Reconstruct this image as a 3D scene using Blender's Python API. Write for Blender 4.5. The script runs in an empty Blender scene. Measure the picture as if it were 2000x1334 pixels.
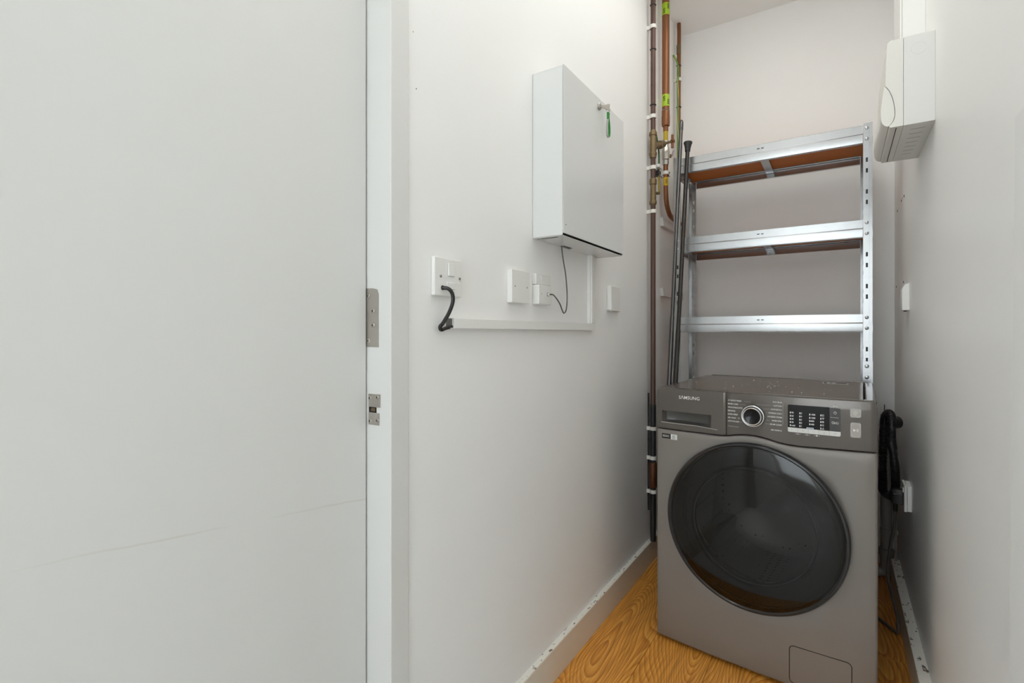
import bpy, bmesh, math, random
from mathutils import Vector, Matrix
random.seed(7)
S = bpy.context.scene
C = S.collection
PI = math.pi

# ------------------------------------------------------------------ camera
cd = bpy.data.cameras.new('camera')
cd.sensor_width = 36.0
cd.lens = 990.0 / 2000.0 * 36.0
cd.shift_y = -0.008
cd.clip_start = 0.02
cam = bpy.data.objects.new('camera', cd); C.objects.link(cam)
cam.location = (0.0, 0.0, 1.033)
cam.rotation_euler = (PI / 2, 0, math.atan2(640, 990))
S.camera = cam

# ------------------------------------------------------------------ world, lights, exposure
w = bpy.data.worlds.new('world'); S.world = w; w.use_nodes = True
bgn = w.node_tree.nodes['Background']
bgn.inputs[0].default_value = (0.86, 0.93, 1.0, 1); bgn.inputs[1].default_value = 0.25
S.view_settings.view_transform = 'Standard'
S.view_settings.look = 'None'
S.view_settings.gamma = 1.0
S.view_settings.use_curve_mapping = False
S.view_settings.exposure = 0.23

S.cycles.diffuse_bounces = 8; S.cycles.max_bounces = 12

def area_light(name, loc, rot, sx, sy, power, col):
    l = bpy.data.lights.new(name, 'AREA'); l.shape = 'RECTANGLE'; l.size = sx; l.size_y = sy
    l.energy = power; l.color = col
    o = bpy.data.objects.new(name, l); C.objects.link(o); o.location = loc; o.rotation_euler = rot
    return o
# frontal fill light added at the far end of the hall, behind the camera
area_light('hall_fill_light', (-0.26, -1.47, 1.36), (PI / 2, 0, PI), 0.74, 1.7, 18.5, (0.955, 0.97, 0.95))
# fill light added above the wall box to brighten the cupboard
area_light('cupboard_fill_light', (-0.26, 1.50, 2.625), (0, 0, 0), 0.4, 1.5, 5.5, (0.985, 0.99, 0.955))


# ------------------------------------------------------------------ materials
MATS = {}
def mat(name, rgb, rough=0.5, metal=0.0, var=0.0, vscale=6.0, bump=0.0, bscale=60.0, coat=0.0, spec=0.5, emit=0.0):
    if name in MATS: return MATS[name]
    m = bpy.data.materials.new(name); m.use_nodes = True
    nt = m.node_tree; b = nt.nodes['Principled BSDF']
    b.inputs['Base Color'].default_value = (*rgb, 1)
    b.inputs['Roughness'].default_value = rough
    b.inputs['Metallic'].default_value = metal
    b.inputs['Specular IOR Level'].default_value = spec
    b.inputs['Coat Weight'].default_value = coat
    b.inputs['Coat Roughness'].default_value = 0.05
    if emit:
        b.inputs['Emission Color'].default_value = (*rgb, 1); b.inputs['Emission Strength'].default_value = emit
    tc = nt.nodes.new('ShaderNodeTexCoord')
    if var:
        n = nt.nodes.new('ShaderNodeTexNoise'); n.inputs['Scale'].default_value = vscale; n.inputs['Detail'].default_value = 5
        nt.links.new(tc.outputs['Object'], n.inputs['Vector'])
        mx = nt.nodes.new('ShaderNodeMix'); mx.data_type = 'RGBA'
        mx.inputs[6].default_value = (*[max(0, c * (1 - var)) for c in rgb], 1)
        mx.inputs[7].default_value = (*[min(1, c * (1 + var)) for c in rgb], 1)
        nt.links.new(n.outputs['Fac'], mx.inputs[0]); nt.links.new(mx.outputs[2], b.inputs['Base Color'])
    if bump:
        n2 = nt.nodes.new('ShaderNodeTexNoise'); n2.inputs['Scale'].default_value = bscale; n2.inputs['Detail'].default_value = 6
        nt.links.new(tc.outputs['Object'], n2.inputs['Vector'])
        bp = nt.nodes.new('ShaderNodeBump'); bp.inputs['Strength'].default_value = bump; bp.inputs['Distance'].default_value = 0.002
        nt.links.new(n2.outputs['Fac'], bp.inputs['Height']); nt.links.new(bp.outputs['Normal'], b.inputs['Normal'])
    MATS[name] = m
    return m

def srgb(r, g, b):
    f = lambda c: (c / 255 / 12.92) if c <= 10 else ((c / 255 + 0.055) / 1.055) ** 2.4
    return (f(r), f(g), f(b))

WALL = mat('wall_paint', (0.905, 0.90, 0.885), 0.6, var=0.02, vscale=2.5, bump=0.12, bscale=35)
WALLR = mat('wall_paint_satin', (0.895, 0.89, 0.875), 0.42, var=0.02, vscale=2.5, bump=0.10, bscale=30)
CEIL = mat('ceiling_paint', (0.91, 0.905, 0.89), 0.8, var=0.015, vscale=2)
GLOSSW = mat('gloss_white_paint', (0.74, 0.735, 0.715), 0.32, var=0.015, vscale=4, bump=0.05, bscale=40)
WPLAST = mat('white_plastic', (0.84, 0.835, 0.81), 0.3)
CREAMP = mat('cream_plastic', (0.78, 0.76, 0.71), 0.35)
WMETAL = mat('white_coated_metal', (0.73, 0.735, 0.725), 0.22)
DARK = mat('dark_void', (0.012, 0.011, 0.010), 0.8)
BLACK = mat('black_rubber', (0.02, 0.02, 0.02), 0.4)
BLACKP = mat('black_gloss_paint', (0.014, 0.013, 0.013), 0.25)
STEEL = mat('brushed_steel', (0.50, 0.47, 0.43), 0.38, metal=0.9, var=0.06, vscale=30)
CHROME = mat('chrome', (0.80, 0.80, 0.80), 0.12, metal=1.0)
GALV = mat('galvanised_steel', (0.48, 0.487, 0.495), 0.27, metal=0.92, var=0.08, vscale=55, bump=0.05, bscale=120)
COPPER = mat('aged_copper', srgb(138, 90, 58), 0.40, metal=0.5, var=0.12, vscale=14)
COPPERD = mat('brown_copper', srgb(94, 72, 64), 0.42, metal=0.45, var=0.1, vscale=9)
BRASS = mat('brass', srgb(124, 105, 76), 0.42, metal=0.6, var=0.12, vscale=40)
NICKEL = mat('nickel_plate', (0.46, 0.43, 0.385), 0.3, metal=0.8)
GASTAPE = mat('lime_tape', srgb(168, 196, 36), 0.45)
YTAPE = mat('yellow_tape', srgb(214, 176, 24), 0.45)
YELLOWP = mat('yellow_sleeve', srgb(190, 165, 40), 0.4)
INK = mat('black_ink', (0.01, 0.01, 0.01), 0.6)
GREENW = mat('green_wire', srgb(70, 130, 40), 0.4)
GREEN = mat('green_leather', srgb(46, 140, 58), 0.5)
GREYL = mat('grey_leather', srgb(165, 168, 160), 0.55)
PVCG = mat('grey_pvc', srgb(150, 148, 144), 0.45, var=0.03)
GCABLE = mat('grey_cable', srgb(96, 92, 88), 0.4)
BOARD = mat('brown_hardboard', srgb(192, 110, 16), 0.55, var=0.10, vscale=25)
WSILVER = mat('inox_paint', srgb(134, 128, 123), 0.40, metal=0.15, var=0.02, vscale=4)
WPANEL = mat('inox_gloss_panel', srgb(99, 93, 88), 0.13, metal=0.25)
WTOP = mat('inox_top', srgb(118, 106, 94), 0.2, metal=0.3, var=0.04, vscale=9)
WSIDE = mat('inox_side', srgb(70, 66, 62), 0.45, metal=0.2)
RIMK = mat('door_rim_black', (0.02, 0.02, 0.021), 0.14)
DGREY = mat('dark_grey_plastic', (0.026, 0.025, 0.025), 0.32)
DGREY2 = mat('charcoal_button', (0.035, 0.033, 0.03), 0.3)
GASKET = mat('grey_gasket', (0.16, 0.155, 0.15), 0.5)
PRINT = mat('white_print', (0.80, 0.79, 0.76), 0.5)
PRINTD = mat('grey_print', (0.42, 0.41, 0.40), 0.5)
LED = mat('white_led_print', (0.85, 0.85, 0.85), 0.5)
PALEBTN = mat('pale_button', (0.72, 0.71, 0.69), 0.35)
SILVERB = mat('silver_button', (0.36, 0.335, 0.30), 0.35, metal=0.3)
SCREEN = mat('black_screen', (0.006, 0.006, 0.007), 0.10, spec=0.3)
BEZEL = mat('button_bezel', (0.34, 0.33, 0.32), 0.22, metal=0.7)

def node_mat(name):
    m = bpy.data.materials.new(name); m.use_nodes = True
    return m, m.node_tree, m.node_tree.nodes['Principled BSDF'], m.node_tree.nodes.new, m.node_tree.links.new

# chipped cream skirting paint: dark specks where the paint has broken
def skirting_mat():
    m, nt, b, new, link = node_mat('chipped_skirting_paint')
    tc = new('ShaderNodeTexCoord')
    n = new('ShaderNodeTexNoise'); n.inputs['Scale'].default_value = 90; n.inputs['Detail'].default_value = 3
    mp = new('ShaderNodeMapping'); mp.inputs['Scale'].default_value = (1, 0.45, 1)
    link(tc.outputs['Object'], mp.inputs['Vector']); link(mp.outputs['Vector'], n.inputs['Vector'])
    r = new('ShaderNodeValToRGB'); r.color_ramp.elements[0].position = 0.61; r.color_ramp.elements[1].position = 0.65
    r.color_ramp.elements[0].color = (0.84, 0.81, 0.74, 1); r.color_ramp.elements[1].color = (0.16, 0.13, 0.10, 1)
    link(n.outputs['Fac'], r.inputs['Fac']); link(r.outputs['Color'], b.inputs['Base Color'])
    b.inputs['Roughness'].default_value = 0.45
    return m
SKIRTTOP = skirting_mat()
SKIRT = mat('skirting_paint', (0.76, 0.70, 0.60), 0.38, var=0.04, vscale=5)  # beige face: the floor's warm reflection is put into the colour

def wood_mat():
    m, nt, b, new, link = node_mat('oiled_wood_floor')
    tc = new('ShaderNodeTexCoord'); oi = new('ShaderNodeObjectInfo')
    off = new('ShaderNodeVectorMath'); off.operation = 'MULTIPLY_ADD'
    link(oi.outputs['Random'], off.inputs[0]); off.inputs[1].default_value = (7.0, 13.0, 3.0)
    link(tc.outputs['Object'], off.inputs[2])
    # large swirl that bends the growth rings into cathedrals and eyes
    mp = new('ShaderNodeMapping'); mp.inputs['Scale'].default_value = (1.0, 0.24, 1.0)
    link(off.outputs['Vector'], mp.inputs['Vector'])
    n1 = new('ShaderNodeTexNoise'); n1.inputs['Scale'].default_value = 5.0; n1.inputs['Detail'].default_value = 1.2; n1.inputs['Roughness'].default_value = 0.35
    link(mp.outputs['Vector'], n1.inputs['Vector'])
    mul = new('ShaderNodeMath'); mul.operation = 'MULTIPLY'; mul.inputs[1].default_value = 46.0
    link(n1.outputs['Fac'], mul.inputs[0])
    n2 = new('ShaderNodeTexNoise'); n2.inputs['Scale'].default_value = 40; n2.inputs['Detail'].default_value = 3
    link(mp.outputs['Vector'], n2.inputs['Vector'])
    add = new('ShaderNodeMath'); add.operation = 'MULTIPLY_ADD'; add.inputs[1].default_value = 0.25
    link(n2.outputs['Fac'], add.inputs[0]); link(mul.outputs[0], add.inputs[2])
    fr = new('ShaderNodeMath'); fr.operation = 'FRACT'; link(add.outputs[0], fr.inputs[0])
    r = new('ShaderNodeValToRGB'); e = r.color_ramp.elements
    e[0].position = 0.0; e[0].color = (*srgb(246, 182, 88), 1)
    e[1].position = 1.0; e[1].color = (*srgb(242, 174, 80), 1)
    x = e.new(0.55); x.color = (*srgb(234, 160, 68), 1)
    x = e.new(0.90); x.color = (*srgb(204, 130, 50), 1)
    x = e.new(0.96); x.color = (*srgb(208, 136, 56), 1)
    link(fr.outputs[0], r.inputs['Fac'])
    # fine straight pores
    mp2 = new('ShaderNodeMapping'); mp2.inputs['Scale'].default_value = (160, 7, 60)
    link(off.outputs['Vector'], mp2.inputs['Vector'])
    n3 = new('ShaderNodeTexNoise'); n3.inputs['Scale'].default_value = 1.0; n3.inputs['Detail'].default_value = 3
    link(mp2.outputs['Vector'], n3.inputs['Vector'])
    r3 = new('ShaderNodeValToRGB'); r3.color_ramp.elements[0].position = 0.30; r3.color_ramp.elements[1].position = 0.60
    r3.color_ramp.elements[0].color = (0.60, 0.52, 0.42, 1); r3.color_ramp.elements[1].color = (1, 1, 1, 1)
    link(n3.outputs['Fac'], r3.inputs['Fac'])
    mx = new('ShaderNodeMix'); mx.data_type = 'RGBA'; mx.blend_type = 'MULTIPLY'; mx.inputs[0].default_value = 0.8
    link(r.outputs['Color'], mx.inputs[6]); link(r3.outputs['Color'], mx.inputs[7])
    link(mx.outputs[2], b.inputs['Base Color'])
    b.inputs['Roughness'].default_value = 0.34; b.inputs['Coat Weight'].default_value = 0.15; b.inputs['Coat Roughness'].default_value = 0.25
    bp = new('ShaderNodeBump'); bp.inputs['Strength'].default_value = 0.15; bp.inputs['Distance'].default_value = 0.001
    link(n3.outputs['Fac'], bp.inputs['Height']); link(bp.outputs['Normal'], b.inputs['Normal'])
    return m
WOOD = wood_mat()

def glass_mat(name, tint, ior=1.5, rough=0.02):
    m = bpy.data.materials.new(name); m.use_nodes = True; nt = m.node_tree
    for n in list(nt.nodes): nt.nodes.remove(n)
    o = nt.nodes.new('ShaderNodeOutputMaterial'); t = nt.nodes.new('ShaderNodeBsdfTransparent'); g = nt.nodes.new('ShaderNodeBsdfGlossy')
    t.inputs[0].default_value = (*tint, 1); g.inputs['Roughness'].default_value = rough; g.inputs[0].default_value = (0.9, 0.9, 0.9, 1)
    fr = nt.nodes.new('ShaderNodeFresnel'); fr.inputs[0].default_value = ior
    mx = nt.nodes.new('ShaderNodeMixShader')
    nt.links.new(fr.outputs[0], mx.inputs[0]); nt.links.new(t.outputs[0], mx.inputs[1]); nt.links.new(g.outputs[0], mx.inputs[2])
    nt.links.new(mx.outputs[0], o.inputs[0])
    return m
TINT = glass_mat('smoked_door_glass', (0.23, 0.227, 0.225))
BOWLG = glass_mat('clear_bowl_glass', (0.72, 0.72, 0.72))

def stripe_mat():
    m, nt, b, new, link = node_mat('green_yellow_earth_sleeve')
    tc = new('ShaderNodeTexCoord'); sx = new('ShaderNodeSeparateXYZ'); link(tc.outputs['Object'], sx.inputs[0])
    a = new('ShaderNodeMath'); a.operation = 'MULTIPLY_ADD'; a.inputs[1].default_value = 420; link(sx.outputs['X'], a.inputs[0])
    z = new('ShaderNodeMath'); z.operation = 'MULTIPLY'; z.inputs[1].default_value = 28; link(sx.outputs['Z'], z.inputs[0]); link(z.outputs[0], a.inputs[2])
    s = new('ShaderNodeMath'); s.operation = 'SINE'; link(a.outputs[0], s.inputs[0])
    r = new('ShaderNodeValToRGB'); r.color_ramp.interpolation = 'CONSTANT'
    r.color_ramp.elements[0].color = (*srgb(104, 146, 66), 1); r.color_ramp.elements[1].position = 0.8; r.color_ramp.elements[1].color = (*srgb(188, 190, 104), 1)
    link(s.outputs[0], r.inputs['Fac']); link(r.outputs['Color'], b.inputs['Base Color']); b.inputs['Roughness'].default_value = 0.4
    return m
EARTH = stripe_mat()

def drum_mat():
    m, nt, b, new, link = node_mat('perforated_drum_steel')
    tc = new('ShaderNodeTexCoord')
    v = new('ShaderNodeTexVoronoi'); v.inputs['Scale'].default_value = 42; v.inputs['Randomness'].default_value = 0.15
    link(tc.outputs['Object'], v.inputs['Vector'])
    r = new('ShaderNodeValToRGB'); r.color_ramp.elements[0].position = 0.16; r.color_ramp.elements[1].position = 0.22
    r.color_ramp.elements[0].color = (0.01, 0.01, 0.01, 1); r.color_ramp.elements[1].color = (0.62, 0.58, 0.55, 1)
    link(v.outputs['Distance'], r.inputs['Fac']); link(r.outputs['Color'], b.inputs['Base Color'])
    b.inputs['Metallic'].default_value = 0.9; b.inputs['Roughness'].default_value = 0.3
    return m
DRUM = drum_mat()

# ------------------------------------------------------------------ mesh helpers
class B:
    def __init__(s): s.v = []; s.f = []
    def add(s, vs, fs):
        o = len(s.v); s.v += [tuple(p) for p in vs]; s.f += [tuple(i + o for i in f) for f in fs]; return s
    def box(s, x0, x1, y0, y1, z0, z1):
        return s.add([(x0,y0,z0),(x1,y0,z0),(x1,y1,z0),(x0,y1,z0),(x0,y0,z1),(x1,y0,z1),(x1,y1,z1),(x0,y1,z1)],
                     [(0,3,2,1),(4,5,6,7),(0,1,5,4),(1,2,6,5),(2,3,7,6),(3,0,4,7)])
    def rings(s, rs, closed=True, cap0=False, cap1=False):
        n = len(rs[0]); vs = [p for r in rs for p in r]; fs = []
        for i in range(len(rs) - 1):
            for j in range(n if closed else n - 1):
                k = (j + 1) % n
                fs.append((i*n+j, i*n+k, (i+1)*n+k, (i+1)*n+j))
        if cap0: fs.append(tuple(range(n - 1, -1, -1)))
        if cap1: fs.append(tuple((len(rs)-1)*n + j for j in range(n)))
        return s.add(vs, fs)
    def frame(s, d):
        d = Vector(d).normalized(); a = Vector((0, 0, 1)) if abs(d.z) < 0.9 else Vector((1, 0, 0))
        u = d.cross(a).normalized(); return u, d.cross(u).normalized()
    def lathe(s, o, d, prof, n=20, cap0=True, cap1=True):
        o = Vector(o); d = Vector(d).normalized(); u, v = s.frame(d)
        rs = [[o + d*h + (u*math.cos(2*PI*k/n) + v*math.sin(2*PI*k/n))*max(r, 1e-5) for k in range(n)] for h, r in prof]
        return s.rings(rs, True, cap0, cap1)
    def cyl(s, p0, p1, r, n=16, r1=None):
        p0 = Vector(p0); p1 = Vector(p1); L = (p1 - p0).length
        return s.lathe(p0, p1 - p0, [(0, r), (L, r if r1 is None else r1)], n)
    def tube(s, pts, r, n=12, radii=None):
        pts = [Vector(p) for p in pts]; rs = []; u = None
        for i, p in enumerate(pts):
            d = (pts[min(i+1, len(pts)-1)] - pts[max(i-1, 0)]).normalized()
            if u is None: u, _ = s.frame(d)
            else: u = (u - d*u.dot(d)).normalized()
            v = d.cross(u); rr = radii[i] if radii else r
            rs.append([p + (u*math.cos(2*PI*k/n) + v*math.sin(2*PI*k/n))*rr for k in range(n)])
        return s.rings(rs, True, True, True)
    def prism(s, poly, axis, a0, a1):
        # poly: 2D points in the plane of the two other axes (in xyz order)
        def P(p, a):
            return {'x': (a, p[0], p[1]), 'y': (p[0], a, p[1]), 'z': (p[0], p[1], a)}[axis]
        return s.rings([[P(p, a0) for p in poly], [P(p, a1) for p in poly]], True, True, True)
    def torus(s, o, d, R, r, n=32, m=8):
        o = Vector(o); d = Vector(d).normalized(); u, v = s.frame(d); rs = []
        for i in range(n + 1):
            a = 2*PI*i/n; e = u*math.cos(a) + v*math.sin(a)
            rs.append([o + e*(R + r*math.cos(2*PI*k/m)) + d*r*math.sin(2*PI*k/m) for k in range(m)])
        return s.rings(rs)
    def build(s, name, material, parent=None, bevel=0.0, seg=2, smooth=True, ang=35):
        me = bpy.data.meshes.new(name); me.from_pydata(s.v, [], s.f); me.update()
        bm = bmesh.new(); bm.from_mesh(me); bmesh.ops.recalc_face_normals(bm, faces=bm.faces); bm.to_mesh(me); bm.free()
        me.materials.append(material)
        if smooth:
            me.shade_smooth(); me.set_sharp_from_angle(angle=math.radians(ang))
        o = bpy.data.objects.new(name, me); C.objects.link(o)
        if parent: o.parent = parent
        if bevel:
            b = o.modifiers.new('bevel', 'BEVEL'); b.width = bevel; b.segments = seg; b.limit_method = 'ANGLE'; b.angle_limit = math.radians(40)
            b.harden_normals = True
        return o

def box(name, m, x0, x1, y0, y1, z0, z1, parent=None, bevel=0.0, seg=2):
    return B().box(x0, x1, y0, y1, z0, z1).build(name, m, parent, bevel, seg)

def smoothpath(pts, n=8):
    P = [Vector(p) for p in pts]; out = []
    for i in range(len(P) - 1):
        a, b, c, d = P[max(i-1, 0)], P[i], P[i+1], P[min(i+2, len(P)-1)]
        for k in range(n):
            t = k / n
            out.append(0.5*((2*b) + (c-a)*t + (2*a-5*b+4*c-d)*t*t + (3*b-a-3*c+d)*t**3))
    out.append(P[-1]); return out

def tag(o, label, cat, group=None):
    o['label'] = label; o['category'] = cat
    if group: o['group'] = group
    return o
def struct(o):
    o['kind'] = 'structure'; return o
def thing(name, label, cat, loc=(0, 0, 0), rotz=0.0, group=None):
    o = bpy.data.objects.new(name, None); o.empty_display_size = 0.05; C.objects.link(o)
    o.location = loc; o.rotation_euler = (0, 0, rotz)
    return tag(o, label, cat, group)
def flatquad(name, m, pts, parent):
    return B().add(pts, [tuple(range(len(pts)))]).build(name, m, parent, smooth=False)

def text_mesh(name, s, size, m, parent, loc, rot, align='LEFT', bold=0.0, xs=1.0, ext=0.00015):
    cu = bpy.data.curves.new(name, 'FONT'); cu.body = s; cu.size = size; cu.align_x = align; cu.align_y = 'CENTER'
    cu.offset = bold; cu.extrude = ext; cu.resolution_u = 2
    t = bpy.data.objects.new(name, cu); C.objects.link(t)
    dg = bpy.context.evaluated_depsgraph_get()
    me = bpy.data.meshes.new_from_object(t.evaluated_get(dg)); me.name = name
    bpy.data.objects.remove(t); bpy.data.curves.remove(cu)
    me.materials.clear(); me.materials.append(m)
    o = bpy.data.objects.new(name, me); C.objects.link(o)
    o.location = loc; o.rotation_euler = rot; o.scale = (xs, 1, 1)
    if parent: o.parent = parent
    return o

# ------------------------------------------------------------------ room shell
WL, WR, YB, YR, ZC = -0.727, 0.205, 2.82, -1.5, 2.65
JY, JX, JY0 = 0.690, -0.788, -0.085       # jamb plane, door face plane, other jamb
# floor: wood planks in the cupboard, pale grey vinyl in the hall where the camera stands
fl = struct(box('floor', DARK, -0.9, WR + 0.1, YR - 0.1, YB + 0.1, -0.03, -0.0085))
YF = 1.28
box('hall_vinyl', mat('grey_hall_vinyl', (0.68, 0.67, 0.655), 0.5, var=0.08, vscale=12), -0.9, WR + 0.1, YR - 0.1, YF - 0.0005, -0.0085, 0, fl, 0.0005, 1)
pw = 0.186
px = -0.9; i = 0
while px < WR + 0.1:
    x1 = min(px + pw, WR + 0.1)
    cuts = [YF, 1.55 + (0.53*i) % 1.1, YB + 0.1]
    for a, b_ in zip(cuts[:-1], cuts[1:]):
        if b_ - a < 0.05: continue
        p = B().box(px + 0.0004, x1 - 0.0004, a + 0.0004, b_ - 0.0004, -0.0085, 0).build('plank', WOOD, fl, 0.0006, 1)
    px += pw; i += 1

wl = B()
wl.box(WL - 0.1, WL, JY + 0.04, YB, 0, ZC)
wl.box(WL - 0.1, WL, JY0 - 0.04, JY + 0.04, 2.05, ZC)
wl.box(WL - 0.1, WL, YR, JY0 - 0.04, 0, ZC)
wl = struct(wl.build('wall_left', WALL))
wr = struct(box('wall_right', WALLR, WR, WR + 0.1, YR, YB, 0, ZC))
wb = struct(box('wall_back', WALL, WL - 0.1, WR + 0.1, YB, YB + 0.1, 0, ZC))
struct(box('ceiling', CEIL, WL - 0.1, WR + 0.1, YR - 0.1, YB + 0.1, ZC, ZC + 0.06))
# the hall behind the camera: an end wall, opened for the added fill window
h = B(); h.box(WL - 0.1, -0.66, YR - 0.1, YR, 0, ZC); h.box(0.14, WR + 0.1, YR - 0.1, YR, 0, ZC); h.box(-0.66, 0.14, YR - 0.1, YR, 2.27, ZC); h.box(-0.66, 0.14, YR - 0.1, YR, 0, 0.45)
struct(h.build('wall_rear', WALL))
win = B(); win.box(-0.66, -0.63, YR - 0.07, YR - 0.01, .45, 2.27); win.box(0.11, 0.14, YR - 0.07, YR - 0.01, .45, 2.27); win.box(-0.63, 0.11, YR - 0.07, YR - 0.01, .45, .48); win.box(-0.63, 0.11, YR - 0.07, YR - 0.01, 2.24, 2.27); win.box(-0.63, 0.11, YR - 0.07, YR - 0.01, 1.34, 1.38)
win = struct(win.build('fill_window', GLOSSW))  # unseen window added to frame the hall fill light
box('pane', mat('frosted_pane', (0.7, 0.75, 0.8), .3), -0.63, 0.11, YR - 0.045, YR - 0.04, .48, 2.24, win)

# skirting boards: painted face with a chipped flat top
def skirting(name, x0, x1, y0, y1, h, face):
    s = B().box(x0, x1, y0, y1, 0.0, h).build(name, SKIRT, None, 0.0015, 2); struct(s)
    xa, xb = (x0, x1 - 0.0012) if face > 0 else (x0 + 0.0012, x1)
    B().box(xa, xb, y0 + 0.001, y1 - 0.001, h - 0.002, h + 0.0012).build('chipped_top_edge', SKIRTTOP, s)
skirting('baseboard_left', WL, -0.709, 0.745, YB, 0.098, 1)
skirting('baseboard_right', 0.177, WR, -0.2, 2.60, 0.105, -1)

# door lining and door leaf in the left wall
lin = B()
lin.box(-0.86, -0.7225, JY, JY + 0.049, 0, 2.05)
lin.box(-0.86, -0.7225, JY0 - 0.049, JY0, 0, 2.05)
lin.box(-0.86, -0.7225, JY0 - 0.049, JY + 0.049, 2.002, 2.051)
lin = struct(lin.build('trim_1', GLOSSW, None, 0.0025, 2))

def door_mat():
    m, nt, b, new, link = node_mat('scuffed_white_door_paint')
    tc = new('ShaderNodeTexCoord'); sp = new('ShaderNodeSeparateXYZ'); link(tc.outputs['Object'], sp.inputs[0])
    # long sloping scuff: distance of z from a line over y, broken up by noise
    l1 = new('ShaderNodeMath'); l1.operation = 'MULTIPLY_ADD'; l1.inputs[1].default_value = 0.112; l1.inputs[2].default_value = -0.783
    link(sp.outputs['Y'], l1.inputs[0])
    d = new('ShaderNodeMath'); d.operation = 'ADD'; link(sp.outputs['Z'], d.inputs[0]); link(l1.outputs[0], d.inputs[1])
    n = new('ShaderNodeTexNoise'); n.inputs['Scale'].default_value = 9; link(tc.outputs['Object'], n.inputs['Vector'])
    nn = new('ShaderNodeMath'); nn.operation = 'MULTIPLY_ADD'; nn.inputs[1].default_value = 0.012; nn.inputs[2].default_value = -0.006
    link(n.outputs['Fac'], nn.inputs[0])
    d2 = new('ShaderNodeMath'); d2.operation = 'ADD'; link(d.outputs[0], d2.inputs[0]); link(nn.outputs[0], d2.inputs[1])
    ab = new('ShaderNodeMath'); ab.operation = 'ABSOLUTE'; link(d2.outputs[0], ab.inputs[0])
    lt = new('ShaderNodeMapRange'); lt.inputs[1].default_value = 0.0; lt.inputs[2].default_value = 0.0022; lt.inputs[3].default_value = 1; lt.inputs[4].default_value = 0
    link(ab.outputs[0], lt.inputs[0])
    n2 = new('ShaderNodeTexNoise'); n2.inputs['Scale'].default_value = 5; link(tc.outputs['Object'], n2.inputs['Vector'])
    br = new('ShaderNodeMapRange'); br.inputs[1].default_value = 0.42; br.inputs[2].default_value = 0.6; link(n2.outputs['Fac'], br.inputs[0])
    f = new('ShaderNodeMath'); f.operation = 'MULTIPLY'; link(lt.outputs[0], f.inputs[0]); link(br.outputs[0], f.inputs[1])
    f2 = new('ShaderNodeMath'); f2.operation = 'MULTIPLY'; f2.inputs[1].default_value = 0.35; link(f.outputs[0], f2.inputs[0])
    mx = new('ShaderNodeMix'); mx.data_type = 'RGBA'; mx.inputs[6].default_value = (0.73, 0.725, 0.705, 1); mx.inputs[7].default_value = (0.52, 0.48, 0.39, 1)
    link(f2.outputs[0], mx.inputs[0]); link(mx.outputs[2], b.inputs['Base Color']); b.inputs['Roughness'].default_value = 0.4
    return m
struct(box('door_1', door_mat(), JX - 0.04, JX, JY0 + 0.003, JY - 0.003, 0.006, 2.0, None, 0.002, 2))

def screw(parent, o, d, r, m=STEEL):
    s = B().lathe(o, d, [(0, r), (r*0.18, r), (r*0.4, r*0.62)], 14).build('screw', m, parent)
    d = Vector(d).normalized(); o = Vector(o)
    u, v = B().frame(d); b_ = B()
    for e, g in ((u, v), (v, u)):
        c = o + d*(r*0.42)
        b_.add([c + e*r*.5 + g*r*.13, c - e*r*.5 + g*r*.13, c - e*r*.5 - g*r*.13, c + e*r*.5 - g*r*.13], [(0, 1, 2, 3)])
    bb = b_.build('screw_slot', DARK, parent, smooth=False)
    return s
hp = B().prism([(-0.812, 1.006), (-0.7555, 1.006), (-0.7555, 1.110), (-0.760, 1.119), (-0.772, 1.1215), (-0.812, 1.1225)], 'y', JY - 0.0016, JY + 0.004).build('hinge_plate', STEEL, lin)
hp['label'] = 'grey steel hinge leaf with four screws'
for x, z in ((-0.7835, 1.107), (-0.770, 1.077), (-0.770, 1.049), (-0.7835, 1.018)): screw(hp, (x, JY - 0.0016, z), (0, -1, 0), 0.0048, NICKEL)
sp_ = B()
sp_.box(-0.7835, -0.7505, JY - 0.0016, JY + 0.004, 0.888, 0.9135)
sp_.box(-0.7835, -0.7535, JY - 0.0016, JY + 0.004, 0.853, 0.877)
sp_ = sp_.build('strike_plate', STEEL, lin); sp_['label'] = 'steel latch strike plate with a square opening'
box('strike_opening', DARK, -0.7835, -0.762, JY - 0.0006, JY + 0.004, 0.877, 0.888, sp_)
box('strike_lip', BRASS, -0.776, -0.765, JY - 0.0022, JY, 0.8795, 0.8865, sp_, 0.001, 1)
for x, z in ((-0.779, 0.905), (-0.758, 0.908), (-0.779, 0.860), (-0.758, 0.863)): screw(sp_, (x, JY - 0.0016, z), (0, -1, 0), 0.0042, NICKEL)

# old fixing holes and plaster nicks in the walls
for y, z, r in ((2.679, 1.549, .0045), (2.725, 1.233, .004), (2.435, 1.228, .0045), (2.416, 1.552, .005), (2.47, 1.556, .002), (2.511, 1.556, .0045)):
    B().cyl((WR - 0.0012, y, z), (WR + 0.01, y, z), r, 10).build('screw_hole', DARK, wr)
for y, z, r in ((0.755, 1.645, .0012), (0.764, 1.533, .0016)):
    B().cyl((WL - 0.01, y, z), (WL + 0.0006, y, z), r, 8).build('wall_nick', GREYL, wl)

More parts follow.
